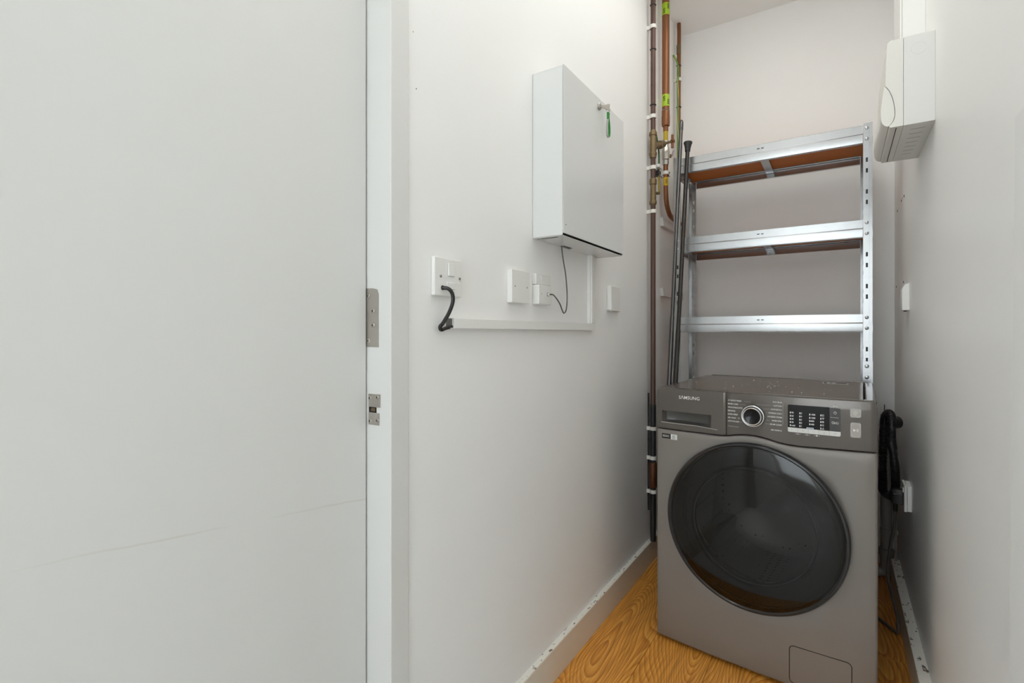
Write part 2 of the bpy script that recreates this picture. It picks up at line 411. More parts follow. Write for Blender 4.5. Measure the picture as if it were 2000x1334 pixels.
# ------------------------------------------------------------------ washing machine
MW, MD = 0.61, 0.65
wm = thing('washing_machine', 'graphite front-loading washing machine with a large smoked round door', 'washing machine', (-0.523, 1.72, 0), math.radians(-4.96))
SH = -0.055
def bow(u): return -0.014 * (1 - (2*u/MW - 1)**2)
def sh(u, w, z): return (u + SH*max(w, 0), w, z)
def zb(u):
    pts = [(-0.02, .7105), (.20, .7115), (.225, .7125), (.255, .719), (.285, .7235), (.315, .723), (.347, .718), (.375, .711), (.40, .7075), (.43, .7068), (.63, .7125)]
    for (a, za), (b_, zb_) in zip(pts[:-1], pts[1:]):
        if a <= u <= b_:
            t = (u - a)/(b_ - a); return za + (zb_ - za)*t
    return .7115
DU, DZ, DR = 0.302, 0.452, 0.250
# cabinet: sides, back, base plinth
cb = B()
def sbox(u0, u1, w0, w1, z0, z1):
    o = [sh(u, w_, z) for z in (z0, z1) for (u, w_) in ((u0, w0), (u1, w0), (u1, w1), (u0, w1))]
    cb.add(o, [(0,3,2,1),(4,5,6,7),(0,1,5,4),(1,2,6,5),(2,3,7,6),(3,0,4,7)])
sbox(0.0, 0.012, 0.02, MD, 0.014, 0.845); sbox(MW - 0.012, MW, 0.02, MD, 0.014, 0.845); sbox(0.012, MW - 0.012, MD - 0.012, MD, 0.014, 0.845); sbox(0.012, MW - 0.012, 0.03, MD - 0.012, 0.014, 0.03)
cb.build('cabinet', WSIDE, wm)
# front panel with the round door opening
fp = B(); N = 160
def outer(th, inset):
    c, s_ = math.cos(th), math.sin(th); lo = 0.0; hi = 1.0
    for _ in range(40):
        m_ = (lo + hi)/2; u = DU + m_*c; z = DZ + m_*s_
        ins = inset <= u <= MW - inset and 0.012 + inset <= z <= zb(min(max(u, 0), MW)) - 0.0015 - inset
        if ins: lo = m_
        else: hi = m_
    return lo
angs = sorted([2*PI*k/N for k in range(N)] + [math.atan2(z - DZ, u - DU) % (2*PI) for u, z in ((0, .012), (MW, .012), (0, zb(0)), (MW, zb(MW)))])
def ring(fr, wof, rad=None):
    out = []
    for t in angs:
        r = rad if rad else fr(t)
        u = DU + r*math.cos(t); z = DZ + r*math.sin(t)
        out.append((u, bow(min(max(u, 0), MW)) + wof - 0.0028, z))
    return out
HR = 0.236
ro8 = {t: outer(t, 0.006) for t in angs}; ro2 = {t: outer(t, 0.002) for t in angs}; ro0 = {t: outer(t, 0.0) for t in angs}
rs = [ring(None, 0.05, HR), ring(None, 0.004, HR), ring(None, 0.0, HR + 0.004)]
for k in (0.25, 0.5, 0.75): rs.append(ring(lambda t: (HR + .004)*(1-k) + ro8[t]*k, 0.0))
rs += [ring(lambda t: ro8[t], 0.0), ring(lambda t: ro2[t], 0.0018), ring(lambda t: ro0[t], 0.006), ring(lambda t: ro0[t], 0.035)]
fp.rings(rs); fp.build('front_panel', WSILVER, wm, ang=50)
# dark void behind the panel joints
B().box(0.014, MW - 0.016, 0.04, 0.05, 0.03, 0.205).build('plinth_void', DARK, wm)
# control panel grid helper
def panel(name, m, u0, u1, top, hole=None, parent=wm, rc0=0.0, rc1=0.0):
    g = B(); us = [u0 + (u1-u0)*k/48 for k in range(49)]
    if hole:
        us = sorted(set([round(u, 5) for u in us] + [hole[0], hole[1]]))
    n = 10
    def zt(u):
        z = top
        for rc, e in ((rc0, u - u0), (rc1, u1 - u)):
            if rc and e < rc: z = min(z, top - rc + math.sqrt(max(rc*rc - (rc - e)**2, 0)))
        return z
    def zs(u):
        b0 = zb(u) + 0.0015; t0 = zt(u)
        if hole: return [b0, b0 + .002, hole[2](u), (hole[2](u) + hole[3])/2, hole[3], (hole[3] + t0 - .006)/2, t0 - .006, t0 - .002, t0]
        return [b0, b0 + .002] + [b0 + .002 + (t0 - .008 - b0)*k/6 for k in range(1, 7)] + [t0 - .002, t0]
    cols = []
    for u in us:
        Z = zs(u); col = []
        for k, z in enumerate(Z):
            e = 0.0
            if k == 0: e = 0.003
            if k == len(Z) - 2: e = 0.0012
            if k == len(Z) - 1: e = 0.006
            edge = min(u - u0, u1 - u)
            if edge < 0.003: e = max(e, 0.003*(1 - edge/0.003))
            col.append((u, bow(u) + e, z))
        col = [(u, bow(u) + 0.03, Z[0])] + col + [(u, bow(u) + 0.034, zt(u))]
        cols.append(col)
    nv = len(cols[0]); vs = [p for c_ in cols for p in c_]; fs = []
    for i_ in range(len(cols) - 1):
        for j in range(nv - 1):
            if hole and us[i_] >= hole[0] - 1e-6 and us[i_+1] <= hole[1] + 1e-6 and 3 <= j < 5: continue
            fs.append((i_*nv + j, (i_+1)*nv + j, (i_+1)*nv + j + 1, i_*nv + j + 1))
    fs.append(tuple(range(nv))); fs.append(tuple((len(cols)-1)*nv + j for j in range(nv)))
    g.add(vs, fs); return g.build(name, m, parent, ang=40)
SEAM = 0.2285
lipz = lambda u: 0.7345 if u < 0.13 else 0.7345 - 0.003*(u - .13)/.055
dr = panel('detergent_drawer', WPANEL, 0.0, SEAM - 0.0009, 0.850, (0.018, 0.182, lipz, 0.773), rc0=0.010)
cp = panel('control_panel', WPANEL, SEAM + 0.0009, MW, 0.850, rc1=0.010)
# grip recess behind the drawer front
rc = B()
prof = [(0.0005, .774), (0.030, .770), (0.036, .755), (0.034, .740), (0.018, .733), (0.0005, .7335)]
rows = []
for k in range(17):
    u = 0.017 + (0.183 - 0.017)*k/16; s_ = math.sin(PI*min(max(k/16, 0), 1))**0.35 if 0 < k < 16 else 0.05
    rows.append([(u, bow(u) + .001 + d*s_, z) for d, z in prof])
rc.rings(rows, closed=False)
rc.build('grip_recess', mat('drawer_grip_plastic', (0.10, 0.095, 0.09), 0.22), dr)
gl = B()
for k in range(12):
    pass
gl.tube([(0.016 + .186*k/14, bow(0.016 + .186*k/14) - 0.0006, 0.7338 - 0.0045*max(0, (k - 9)/5)) for k in range(15)], 0.0011, 8)
gl.build('drawer_lip', mat('worn_lip', (0.42, 0.40, 0.37), 0.3, var=0.3, vscale=90), dr)
# worktop with side rails
tp = B()
def sq(B_, u0, u1, w0, w1, z0, z1):
    o = [sh(u, w_, z) for z in (z0, z1) for (u, w_) in ((u0, w0), (u1, w0), (u1, w1), (u0, w1))]
    B_.add(o, [(0,3,2,1),(4,5,6,7),(0,1,5,4),(1,2,6,5),(2,3,7,6),(3,0,4,7)])
sq(tp, 0.031, MW - 0.031, 0.030, MD - 0.012, 0.835, 0.8495)
tpo = tp.build('top_panel', WTOP, wm, 0.002, 2)
for u0, u1 in ((0.0, 0.0275), (MW - 0.0275, MW)):
    r_ = B(); sq(r_, u0, u1, 0.0345, MD, 0.835, 0.8475); r_.build('side_rail', WPANEL, wm, 0.005, 3)
r_ = B(); sq(r_, 0.0275, MW - 0.0275, MD - 0.0105, MD, 0.835, 0.851); r_.build('rear_rail', WPANEL, wm, 0.002, 2)
r_ = B(); sq(r_, 0.02, MW - 0.02, 0.022, MD - 0.02, 0.825, 0.834); r_.build('top_gap', DARK, wm)
# plaster crumbs on the worktop
for k in range(46):
    u = random.uniform(.05, .5); w_ = random.uniform(.06, .5); r = random.choice([.0012, .0016, .001, .0022 if k % 6 == 0 else .0012])
    B().lathe(sh(u, w_, 0.8493), (0, 0, 1), [(0, r), (r*.6, r*.9), (r*1.1, r*.3)], 6).build('plaster_crumb', WPLAST, tpo)
# spec sticker on the worktop
st = B(); st.add([sh(u, w_, 0.8498) for u, w_ in ((.455, .49), (.535, .49), (.535, .56), (.455, .56))], [(0, 1, 2, 3)])
st = st.build('spec_sticker', mat('silver_sticker', (0.55, 0.55, 0.54), 0.3), tpo, smooth=False)
for u0, u1, w0, w1 in ((.459, .468, .505, .55), (.478, .486, .515, .54), (.492, .528, .512, .528), (.497, .531, .535, .55)):
    B().add([sh(u, w_, 0.8501) for u, w_ in ((u0, w0), (u1, w0), (u1, w1), (u0, w1))], [(0, 1, 2, 3)]).build('sticker_print', INK, tpo, smooth=False)

# printing on the curved fascia
def mtext(s, u, z, size, align='LEFT', m=PRINT, parent=cp, bold=0.0, xs=1.0, off=0.0006, base_w=None):
    tang = math.atan((bow(u + .01) - bow(u - .01)) / .02)
    return text_mesh('printed_lettering', s, size, m, parent, (u, (bow(u) if base_w is None else base_w) - off, z), (PI/2, 0, tang), align, bold, xs)
mtext('S\u039bMSUNG', 0.077, 0.8215, 0.0152, parent=dr, bold=0.00008, xs=1.0, off=.0009)
left = ["15' QUICK WASH", 'MIXED LOAD', 'WOOL/DELICATES', 'BEDDING', 'SUPER SPEED', 'AIR WASH', 'COTTON DRY']
lens = [.052, .037, .048, .036, .043, .032, .033]
for k, (s, L) in enumerate(zip(left, lens)):
    z = 0.8255 - 0.0107*k
    mtext(s, 0.2335, z, 0.0062, bold=0.00008, xs=0.82)
    r = B(); u0 = 0.2335 + L*0.83 + .004; dz = abs(z - .7835); u1 = .306 - math.sqrt(max(.036**2 - dz**2, 0)) - .002 if dz < .036 else .300
    if u1 > u0 + .002:
        r.add([(u0, bow(u0) - .0006, z - .0003), (u1, bow(u1) - .0006, z - .0003), (u1, bow(u1) - .0006, z + .0003), (u0, bow(u0) - .0006, z + .0003)], [(0, 1, 2, 3)])
        r.build('pointer_line', PRINTD, cp, smooth=False)
mtext('\u2610', 0.2625, 0.8255 - 0.0107*5, 0.0062, m=PRINT)
mtext('\u25cb Smart Control', 0.2335, 0.7455, 0.0052, m=PRINTD, xs=0.85)
right = ['ECO 40-60', 'COTTON', 'SYNTHETICS', 'INTENSE COLD', 'HYGIENE STEAM', 'RINSE+SPIN', 'DRUM CLEAN']
rl = [.030, .024, .034, .041, .043, .035, .036]
for k, (s, L) in enumerate(zip(right, rl)):
    z = 0.8300 - 0.0110*k
    mtext(s, 0.3835, z, 0.0062, 'RIGHT', bold=0.00008, xs=0.82)
    u1 = .3835 - L*.84 - .003; dz = abs(z - .7835); u0 = .306 + math.sqrt(max(.036**2 - dz**2, 0)) + .002 if dz < .036 else .312
    if k and u1 > u0 + .002:
        B().add([(u0, bow(u0) - .0006, z - .0003), (u1, bow(u1) - .0006, z - .0003), (u1, bow(u1) - .0006, z + .0003), (u0, bow(u0) - .0006, z + .0003)], [(0, 1, 2, 3)]).build('pointer_line', PRINTD, cp, smooth=False)
B().box(.3858, .3865, bow(.386) - .0007, bow(.386) - .0001, .7655, .8285).build('bracket_line', PRINTD, cp)
mtext('AIR WASH \u2302', 0.3835, 0.7475, 0.0062, 'RIGHT', bold=0.0001, xs=0.82)
# programme dial
dial = bpy.data.objects.new('programme_dial', None)
bpy.data.objects.remove(dial)
wD = bow(.306)
dl = B().lathe((.306, wD + .002, .7835), (0, -1, 0), [(0, .0330), (.006, .0330), (.009, .0315), (.0105, .0285)], 48).build('programme_dial', mat('dial_black', (0.012, 0.012, 0.012), 0.15), wm)
B().torus((.306, wD - .007, .7835), (0, 1, 0), .0300, .0026, 56, 12).build('chrome_ring', CHROME, dl)
B().torus((.306, wD - .016, .7835), (0, 1, 0), .0248, .0019, 56, 10).build('chrome_ring', CHROME, dl)
B().lathe((.306, wD - .006, .7835), (0, -1, 0), [(0, .026), (.0095, .0248), (.0105, .023), (.0085, .018), (.0075, 0)], 48, cap1=False).build('dial_face', SCREEN, dl)
# display block
def fcurve(u, off): return bow(u) - off
def plate(name, m, u0, u1, z0, z1, off, parent, r=0.003, n=8, corners=(1, 1, 1, 1), thick=0.003):
    pts = []
    cs = [(u1 - r, z1 - r, 0, corners[0], u1, z1), (u0 + r, z1 - r, 90, corners[1], u0, z1), (u0 + r, z0 + r, 180, corners[2], u0, z0), (u1 - r, z0 + r, 270, corners[3], u1, z0)]
    for cu, cz, a0, on, eu, ez in cs:
        if on:
            for k in range(n + 1):
                a = math.radians(a0 + 90*k/n); pts.append((cu + r*math.cos(a), cz + r*math.sin(a)))
        else: pts.append((eu, ez))
    b_ = B(); b_.rings([[(u, bow(u) + thick - off, z) for u, z in pts], [(u, bow(u) - off, z) for u, z in pts]], True, True, True)
    return b_.build(name, m, parent, smooth=False)
ds = plate('display_screen', SCREEN, .3990, .5020, .7605, .8265, .0006, wm, .004, corners=(0, 1, 0, 0))
d2 = plate('option_buttons', DGREY2, .5025, .5280, .7605, .8255, .0009, wm, .005, corners=(1, 0, 0, 0))
B().box(.504, .523, bow(.5135) - .0022, bow(.5135), .7985, .7995).build('divider_line', PRINTD, d2)
B().torus((.515, bow(.515) - .0012, .812), (0, 1, 0), .0032, .0005, 20, 6).build('clock_icon', PRINT, d2)
B().box(.5147, .5153, bow(.515) - .0014, bow(.515) - .0008, .812, .8148).build('clock_hand', PRINT, d2)
mtext('\u26c9\u2301', .515, .7835, .008, 'CENTER', parent=d2, off=.0014)
B().torus((.5105, bow(.51) - .0012, .7845), (0, 1, 0), .0030, .0005, 16, 6).build('wash_icon', PRINT, d2)
for a, b_ in (((.5165, .7868), (.5165, .7815)), ((.5165, .7815), (.5225, .7815)), ((.5225, .7815), (.5225, .7868)), ((.5195, .7842), (.5195, .788))):
    B().cyl((a[0], bow(a[0]) - .0012, a[1]), (b_[0], bow(b_[0]) - .0012, b_[1]), .0004, 6).build('tub_icon', PRINT, d2)
mtext('Wi-Fi', .510, .8295, .0048, 'LEFT', xs=1.1)
cols = [(.4045, ['90', '60', '40', '30', 'cold']), (.4285, ['5', '4', '3', '2', '1']), (.4530, ['1400', '1200', '800', '400']), (.4800, ['\u25a1', '\u25bd', '\u25ce', '\u25cb', '\u25b3'])]
for u, L in cols:
    for k, s in enumerate(L):
        z = .8035 - .0092*k - (.0015 if u > .44 else 0)
        B().box(u, u + .0026, bow(u) - .0012, bow(u) - .0005, z - .0024, z + .0024).build('led_segment', LED, ds)
        mtext(s, u + .0040, z, .0064, parent=ds, m=LED, bold=.0001, xs=.85, off=.0012)
plate('spin_sticker', mat('pale_blue_tab', (0.56, 0.60, 0.68), 0.35), .4460, .4640, .7588, .7650, .0014, ds, .001)
mtext('NO SPIN', .455, .7620, .0040, 'CENTER', m=INK, parent=ds, xs=.9, off=.0016)
icons = ['\u258f', 'III', '\u25cb', '\u25b3', 'III']
for k in range(5):
    u0 = .3990 + .0258*k
    pb = plate('touch_button', PALEBTN, u0 + .0002, u0 + .0256, .7475, .7605, .0012, wm, .004, corners=(0, 0, 1 if k == 0 else 0, 1 if k == 4 else 0))
    mtext(icons[k], u0 + .013, .7540, .0056, 'CENTER', m=PRINTD, parent=pb, off=.0016)
for k, s in enumerate(['\u2013\u00ac\u25a1 +', '\u2013\u00ac\u25a1 +', '\u2013\u00ac\u25a0 +']):
    mtext(s, .424 + .0235*k, .7432, .0052, 'CENTER')
for nm, z0, z1 in (('power_button', .8045, .8265), ('start_button', .7495, .7885)):
    bz = plate(nm, BEZEL, .5498, .5742, z0 - .0010, z1 + .0010, .0012, wm, .004, thick=.004)
    plate('button_cap', SILVERB, .5514, .5724, z0 + .0003, z1 - .0003, .0030, bz, .0035, thick=.003)
    zc = (z0 + z1)/2
    if nm == 'power_button':
        B().torus((.562, bow(.562) - .0033, zc), (0, 1, 0), .0052, .0006, 24, 6).build('power_icon', PRINT, bz)
        B().torus((.562, bow(.562) - .0033, zc), (0, 1, 0), .0023, .0005, 18, 6).build('power_icon', PRINT, bz)
    else:
        B().add([(.557, bow(.56) - .0034, zc + .004), (.557, bow(.56) - .0034, zc - .004), (.563, bow(.56) - .0034, zc)], [(0, 1, 2)]).build('play_icon', PRINT, bz, smooth=False)
        for q in (.5645, .5670): B().box(q, q + .0012, bow(q) - .0036, bow(q) - .003, zc - .004, zc + .004).build('pause_icon', PRINT, bz)
# badge on the front
bd = plate('front_badge', INK, .0195, .0505, .6805, .6965, .0036, wm, .0006)
mtext('EDDC', .0225, .6885, .0095, parent=bd, off=.0042, xs=.92)
bd2 = plate('badge_label', PRINT, .0505, .0725, .6795, .6965, .0036, wm, .0006)
for k in range(5): B().box(.0560, .0670 - .002*(k % 2), bow(.061) - .0042, bow(.061) - .0034, .6925 - .0026*k, .6933 - .0026*k).build('label_line', INK, bd2)
# filter flap
def outline(u0, u1, z0, z1, r, d, name, m, t):
    pts = []
    for cu, cz, a0 in ((u1 - r, z1 - r, 0), (u0 + r, z1 - r, 90), (u0 + r, z0 + r, 180), (u1 - r, z0 + r, 270)):
        for k in range(7):
            a = math.radians(a0 + 15*k); pts.append((cu + r*math.cos(a), cz + r*math.sin(a)))
    return pts
pp = outline(.4035, .5535, .024, .131, .012, 0, '', None, 0)
g = B(); g.tube([(u, bow(u) - .0030, z) for u, z in pp + pp[:2]], .0011, 8)
ff = plate('filter_flap', WSILVER, .4045, .5525, .025, .130, .0036, wm, .011)
g.build('flap_gap', DARK, ff)
# feet
for u, w_ in ((.05, .06), (.56, .06), (.05, .58), (.56, .58)):
    B().lathe(sh(u, w_, 0), (0, 0, 1), [(0, .022), (.006, .022), (.008, .010), (.016, .010)], 16).build('foot', BLACK, wm)

# door: black rim, smoked cover, handle grip, bowl
door = bpy.data.objects.new('door', None)
bpy.data.objects.remove(door)
DC = Vector((DU, 0, DZ)); ax = (0, -1, 0)
WF = bow(DU)
door = B().lathe((DU, WF + .006, DZ), ax, [(0, .2475), (.004, .2500), (.020, .2525), (.029, .2515), (.033, .2485), (.0335, .2440), (.030, .2400), (.012, .2385), (0, .2385)], 128, cap0=False, cap1=False).build('door', RIMK, wm)
B().lathe((DU, WF + .006, DZ), ax, [(.0300, .2405), (.0335, .225), (.0375, .17), (.0395, .10), (.0400, .0)], 96, cap0=False, cap1=False).build('smoked_cover', TINT, door)
B().lathe((DU, WF + .006, DZ), ax, [(-.002, .2400), (.012, .232), (.016, .200), (.014, .182), (.006, .1735), (-.004, .170)], 96, cap0=False, cap1=False).build('inner_frame', DGREY, door)
B().lathe((DU, WF + .004, DZ), ax, [(.010, .176), (.013, .170), (.008, .165), (-.02, .160), (-.07, .150), (-.10, .135), (-.115, .11), (-.120, .06), (-.12, 0)], 96, cap0=False, cap1=False).build('glass_bowl', BOWLG, door)
B().torus((DU, WF - .010, DZ), (0, 1, 0), .1695, .0028, 96, 10).build('bowl_ring', GASKET, door)
# handle grip inside the left edge of the door
hg = B()
for k in range(15):
    pass
rows = []
for k in range(21):
    a = math.radians(152 + 62*k/20)
    e = Vector((math.cos(a), 0, math.sin(a)))
    P = [DC + e*.2375 + Vector((0, WF - .012, 0)), DC + e*.222 + Vector((0, WF - .024, 0)), DC + e*.200 + Vector((0, WF - .026, 0)), DC + e*.193 + Vector((0, WF - .014, 0)), DC + e*.193 + Vector((0, WF - .006, 0))]
    rows.append(P)
hg.rings(rows, closed=False); hg.build('handle_grip', mat('grip_plastic', (0.05, 0.049, 0.048), 0.3), door)
# drum seen through the door
B().lathe((DU, WF + .03, DZ), (0, 1, 0), [(0, .2355), (.004, .225), (.03, .205), (.05, .200), (.07, .212), (.09, .235)], 72, cap0=False, cap1=False).build('door_gasket', GASKET, wm)
dm = B().lathe((DU, WF + .125, DZ), (0, 1, 0), [(-.02, .205), (0, .235), (.30, .235), (.325, .20), (.335, .06), (.33, 0)], 64, cap0=False, cap1=False).build('drum', DRUM, wm)
for k in range(3):
    a = math.radians(100 + 120*k); e = Vector((math.cos(a), 0, math.sin(a))); t = Vector((-math.sin(a), 0, math.cos(a)))
    b_ = B(); o = Vector((DU, 0, DZ)); R0 = .236
    sec = [(-.045, 0), (-.02, .030), (-.006, .046), (.006, .046), (.02, .030), (.045, 0)]
    rows = [[o + e*(R0 - hgt*sc) + t*ww*sc + Vector((0, y, 0)) for ww, hgt in sec] for y, sc in ((WF + .14, .6), (WF + .18, 1), (WF + .40, 1), (WF + .445, .7))]
    b_.rings(rows, closed=False); b_.build('drum_lifter', mat('lifter_plastic', (0.25, 0.24, 0.235), 0.35), dm)

# ------------------------------------------------------------------ shelving unit
su = thing('shelving_unit', 'galvanised boltless shelving rack with brown boards standing behind the washing machine', 'shelves', (-0.274, 2.565, 0))
SX, SY, SZ = -0.274, 2.565, 0
X0, X1, Y0, Y1, TOP = -0.654 - SX, 0.107 - SX, 2.41 - SY, 2.72 - SY, 1.853
shelf_z = [1.848, 1.479, 1.109, 0.739, 0.369]
def post(x, y, sx, sy):
    # sx, sy: direction from the outer corner towards the unit; keyhole flange across x, plain flange along y
    g = B(); t = 0.0016; W = 0.030
    cols = [0.0, 0.010, 0.0145, 0.0215, W]
    hs = []
    for zs_ in shelf_z:
        for k in (-.138, -.180, -.262, -.303): hs.append(zs_ + k)
    hs = [z for z in hs if 0.05 < z < 1.8]; hs.sort()
    zr = [0.0]
    for z in hs: zr += [z - .0085, z + .0085]
    zr.append(TOP)
    for i_ in range(len(cols) - 1):
        for j in range(len(zr) - 1):
            if i_ == 2 and j % 2 == 1: continue
            pro = -0.0 if i_ > 0 else 0.003
            xa, xb = x + sx*cols[i_], x + sx*cols[i_+1]; ya = y - sy*pro
            g.box(min(xa, xb), max(xa, xb), min(ya, ya + sy*t), max(ya, ya + sy*t), zr[j], zr[j+1])
    ys0 = y - sy*.003 + sy*t
    g.box(min(x, x + sx*t), max(x, x + sx*t), min(ys0, y + sy*.03), max(ys0, y + sy*.03), 0, TOP)
    return g
k = 0
for (x, sx) in ((X0, 1), (X1, -1)):
    for (y, sy) in ((Y0, 1), (Y1, -1)):
        p = post(x, y, sx, sy).build('post', GALV, su, smooth=False)
        if sy > 0:
            xa, xb = x + sx*.004, x + sx*.0295
            box('keyhole_shade', mat('keyhole_shade_dark', (0.06, 0.06, 0.06), .5, metal=.5), min(xa, xb), max(xa, xb), y + .0035, y + .0050, 0.002, TOP - .002, p)  # dark strip stands in for the shade seen through the keyholes
            for zs_ in shelf_z[:3]:
                for dz in (-.014, -.056):
                    B().lathe((x + sx*.018, y, zs_ + dz), (0, -1, 0), [(0, .0068), (.0015, .0066), (.0028, .0045), (.0032, 0)], 16, cap1=False).build('rivet', GALV, p)
            jb = B(); jb.box(min(x - sx*.001, x + sx*.031), max(x - sx*.001, x + sx*.031), y - .0042, y - .0030, .78, .924); jb.build('joint_sleeve', GALV, p)
            for z in (.905, .862):
                B().lathe((x + sx*.018, y - .0042, z), (0, -1, 0), [(0, .0075), (.0012, .0075), (.0025, .004)], 14).build('rivet', GALV, p)
def beam_profile(sgn):
    # cross-section in (depth, z): sgn +1 means the inside lies at +depth; lower half stands proud with a rounded shoulder
    o = [(0.0012, 0), (0, -.0015), (0, -.033), (-.0016, -.0345), (-.0045, -.0362), (-.0062, -.039), (-.0066, -.066), (-.0055, -.0705), (.012, -.0715), (.012, -.0705),
         (-.0040, -.0695), (-.0052, -.066), (-.0048, -.0395), (-.003, -.0375), (.015, -.0360), (.015, -.0348), (.0013, -.0335), (.0013, -.001)]
    return [(d*sgn, z) for d, z in o]
for zs_ in shelf_z:
    B().prism([(Y0 + .004 + d, zs_ + z) for d, z in beam_profile(1)], 'x', X0 + .031, X1 - .031).build('front_beam', GALV, su, ang=30)
    B().prism([(Y1 - .004 + d, zs_ + z) for d, z in beam_profile(-1)], 'x', X0 + .031, X1 - .031).build('rear_beam', GALV, su, ang=30)
    for x, sg in ((X0 + .004, 1), (X1 - .004, -1)):
        B().prism([(x + d, zs_ + z) for d, z in beam_profile(sg)], 'y', Y0 + .031, Y1 - .031).build('side_beam', GALV, su, ang=30)
    box('shelf_board', BOARD, X0 + .008, X1 - .008, Y0 + .008, Y1 - .008, zs_ - .0345, zs_ - .0285, su, .0008, 1)
    box('cross_support', GALV, -.024, .010, Y0 + .004, Y1 - .004, zs_ - .0475, zs_ - .0365, su, .001, 1)
for zs_ in shelf_z[:3]:
    for dx in (-.006, .010):
        B().box(-.02 + dx, -.01 + dx, Y0 + .0028, Y0 + .004, zs_ - .020, zs_ - .017).build('beam_notch', DARK, su)

# ------------------------------------------------------------------ two leaning poles
def leaning_pole(name, label, p0, p1, r, m, prof, mcap):
    p0 = Vector(p0); p1 = Vector(p1); d = (p1 - p0).normalized(); L = (p1 - p0).length
    o = thing(name, label, 'pole', p0, 0, None)
    bb = B(); bb.lathe((0, 0, 0), d, [(0.008, r*0.9), (.02, r), (L*0.55, r), (L*0.552, r*0.86), (L - prof[0], r*0.86)], 20); bb.build('shaft', m, o)
    B().lathe((0, 0, 0), d, [(0, r*0.8), (.004, r), (.03, r*1.03), (.032, r*.95)], 20).build('end_cap', BLACK, o)
    B().lathe(d*(L - prof[0]), d, prof[1], 24).build('top_cap', mcap, o)
    return o
POLE = mat('gunmetal_pole', (0.14, 0.135, 0.135), 0.22, metal=0.85)
POLEB = mat('black_pole', (0.035, 0.03, 0.028), 0.2, metal=0.3)
leaning_pole('leaning_pole', 'gunmetal grey pole with a rounded tip leaning on the left end of the rack', (-0.637, 2.14, 0), (-0.6105, 2.378, 2.012), 0.0100, POLE, (0.05, [(0, .0086), (.002, .0098), (.03, .0098), (.044, .0085), (.05, .004)]), POLE)
leaning_pole('leaning_pole', 'black pole with a flared funnel-shaped end leaning beside the grey pole', (-0.603, 2.09, 0), (-0.5815, 2.380, 1.905), 0.0105, POLEB, (0.045, [(0, .0088), (.001, .0115), (.014, .0125), (.03, .0155), (.041, .0195), (.044, .0190), (.045, .0150)]), BLACK)

# ------------------------------------------------------------------ left wall: metal box, accessories
X = WL
lb = thing('wall_box', 'white metal wall box with a cam lock on its front', 'wall box', (WL, 1.231, 1.302))
def lbox(name, m, x0, x1, y0, y1, z0, z1, bevel=0.0, par=lb):
    return box(name, m, x0 - WL, x1 - WL, y0 - 1.231, y1 - 1.231, z0 - 1.302, z1 - 1.302, par, bevel)
Fx = -0.629
sh_ = B()
L0 = lambda x, y, z: (x - WL, y - 1.231, z - 1.302)
def lb_add(b_, x0, x1, y0, y1, z0, z1): b_.box(x0 - WL, x1 - WL, y0 - 1.231, y1 - 1.231, z0 - 1.302, z1 - 1.302)
lb_add(sh_, WL, Fx - .003, 1.231, 1.2325, 1.302, 1.762); lb_add(sh_, WL, Fx - .003, 1.6825, 1.684, 1.302, 1.762)
lb_add(sh_, WL, Fx - .003, 1.231, 1.684, 1.7605, 1.762); lb_add(sh_, WL, WL + .0015, 1.231, 1.684, 1.302, 1.762)
sh_.build('casing', WMETAL, lb, .0006, 1)
lbox('front_door', WMETAL, Fx - .0022, Fx, 1.2305, 1.6845, 1.3062, 1.7645, .0012)
# base plate with two cable slots
bp_ = B()
xs_ = [WL, -.722, -.706, -.672, -.658, Fx - .006]
ys_ = [1.2325, 1.248, 1.262, 1.384, 1.452, 1.6825]
for i_ in range(5):
    for j in range(5):
        if (j == 1 and 1 <= i_ <= 3) or (j == 3 and i_ == 1): continue
        lb_add(bp_, xs_[i_], xs_[i_+1], ys_[j], ys_[j+1], 1.3005, 1.3020)
bp_.build('base_plate', WMETAL, lb, smooth=False)
lbox('interior', DARK, WL + .002, Fx - .004, 1.234, 1.681, 1.306, 1.315)
lk = B().lathe(L0(Fx, 1.468, 1.737), (1, 0, 0), [(0, .0105), (.004, .0105), (.0055, .0085), (.0075, .0085)], 24).build('cam_lock', STEEL, lb)
B().cyl(L0(Fx - .0001, 1.232 + .012, 1.330), L0(Fx + .0006, 1.232 + .012, 1.330), .0016, 8).build('casing_hole', DARK, lb)

ky = thing('key_with_strap', 'key in the box lock with a green and grey loop strap', 'key', (Fx + .0075, 1.468, 1.737))
kb = B().prism([(0, -.004), (.010, -.004), (.018, -.006), (.036, -.0075), (.036, .0125), (.030, .0135), (.020, .0085), (.010, .004), (0, .004)], 'y', -.0011, .0011).build('key_bow', NICKEL, ky, .0005, 1)
kb.rotation_euler = (0, 0, math.radians(62))
B().torus((.014, .028, -.004), (0.3, 1, 0), .0085, .0009, 24, 6).build('split_ring', CHROME, ky)
bx_ = B().box(.0105, .0165, .0215, .0325, -.034, -.013); clp = bx_.build('strap_clamp', GREEN, ky, .0008, 2)
B().cyl((.0165, .027, -.017), (.0172, .027, -.017), .0018, 10).build('clamp_rivet', BLACK, ky)
def strap(side, m):
    pts = []
    for k in range(13):
        t = k/12; z = -.033 - .058*t; y = .0268 + side*(.0015 + .0095*math.sin(PI*min(t*0.93, 1))**0.8 * (0.55 + .45*t))
        if k == 12: y = .0268
        pts.append((y, z))
    b_ = B(); rows = [[(.0100, y, z), (.0170, y, z), (.0170, y + side*.0014, z - .0004), (.0100, y + side*.0014, z - .0004)] for y, z in pts]
    b_.rings(rows, True, True, True); b_.build('strap_half', m, ky)
strap(-1, GREYL); strap(1, GREEN)

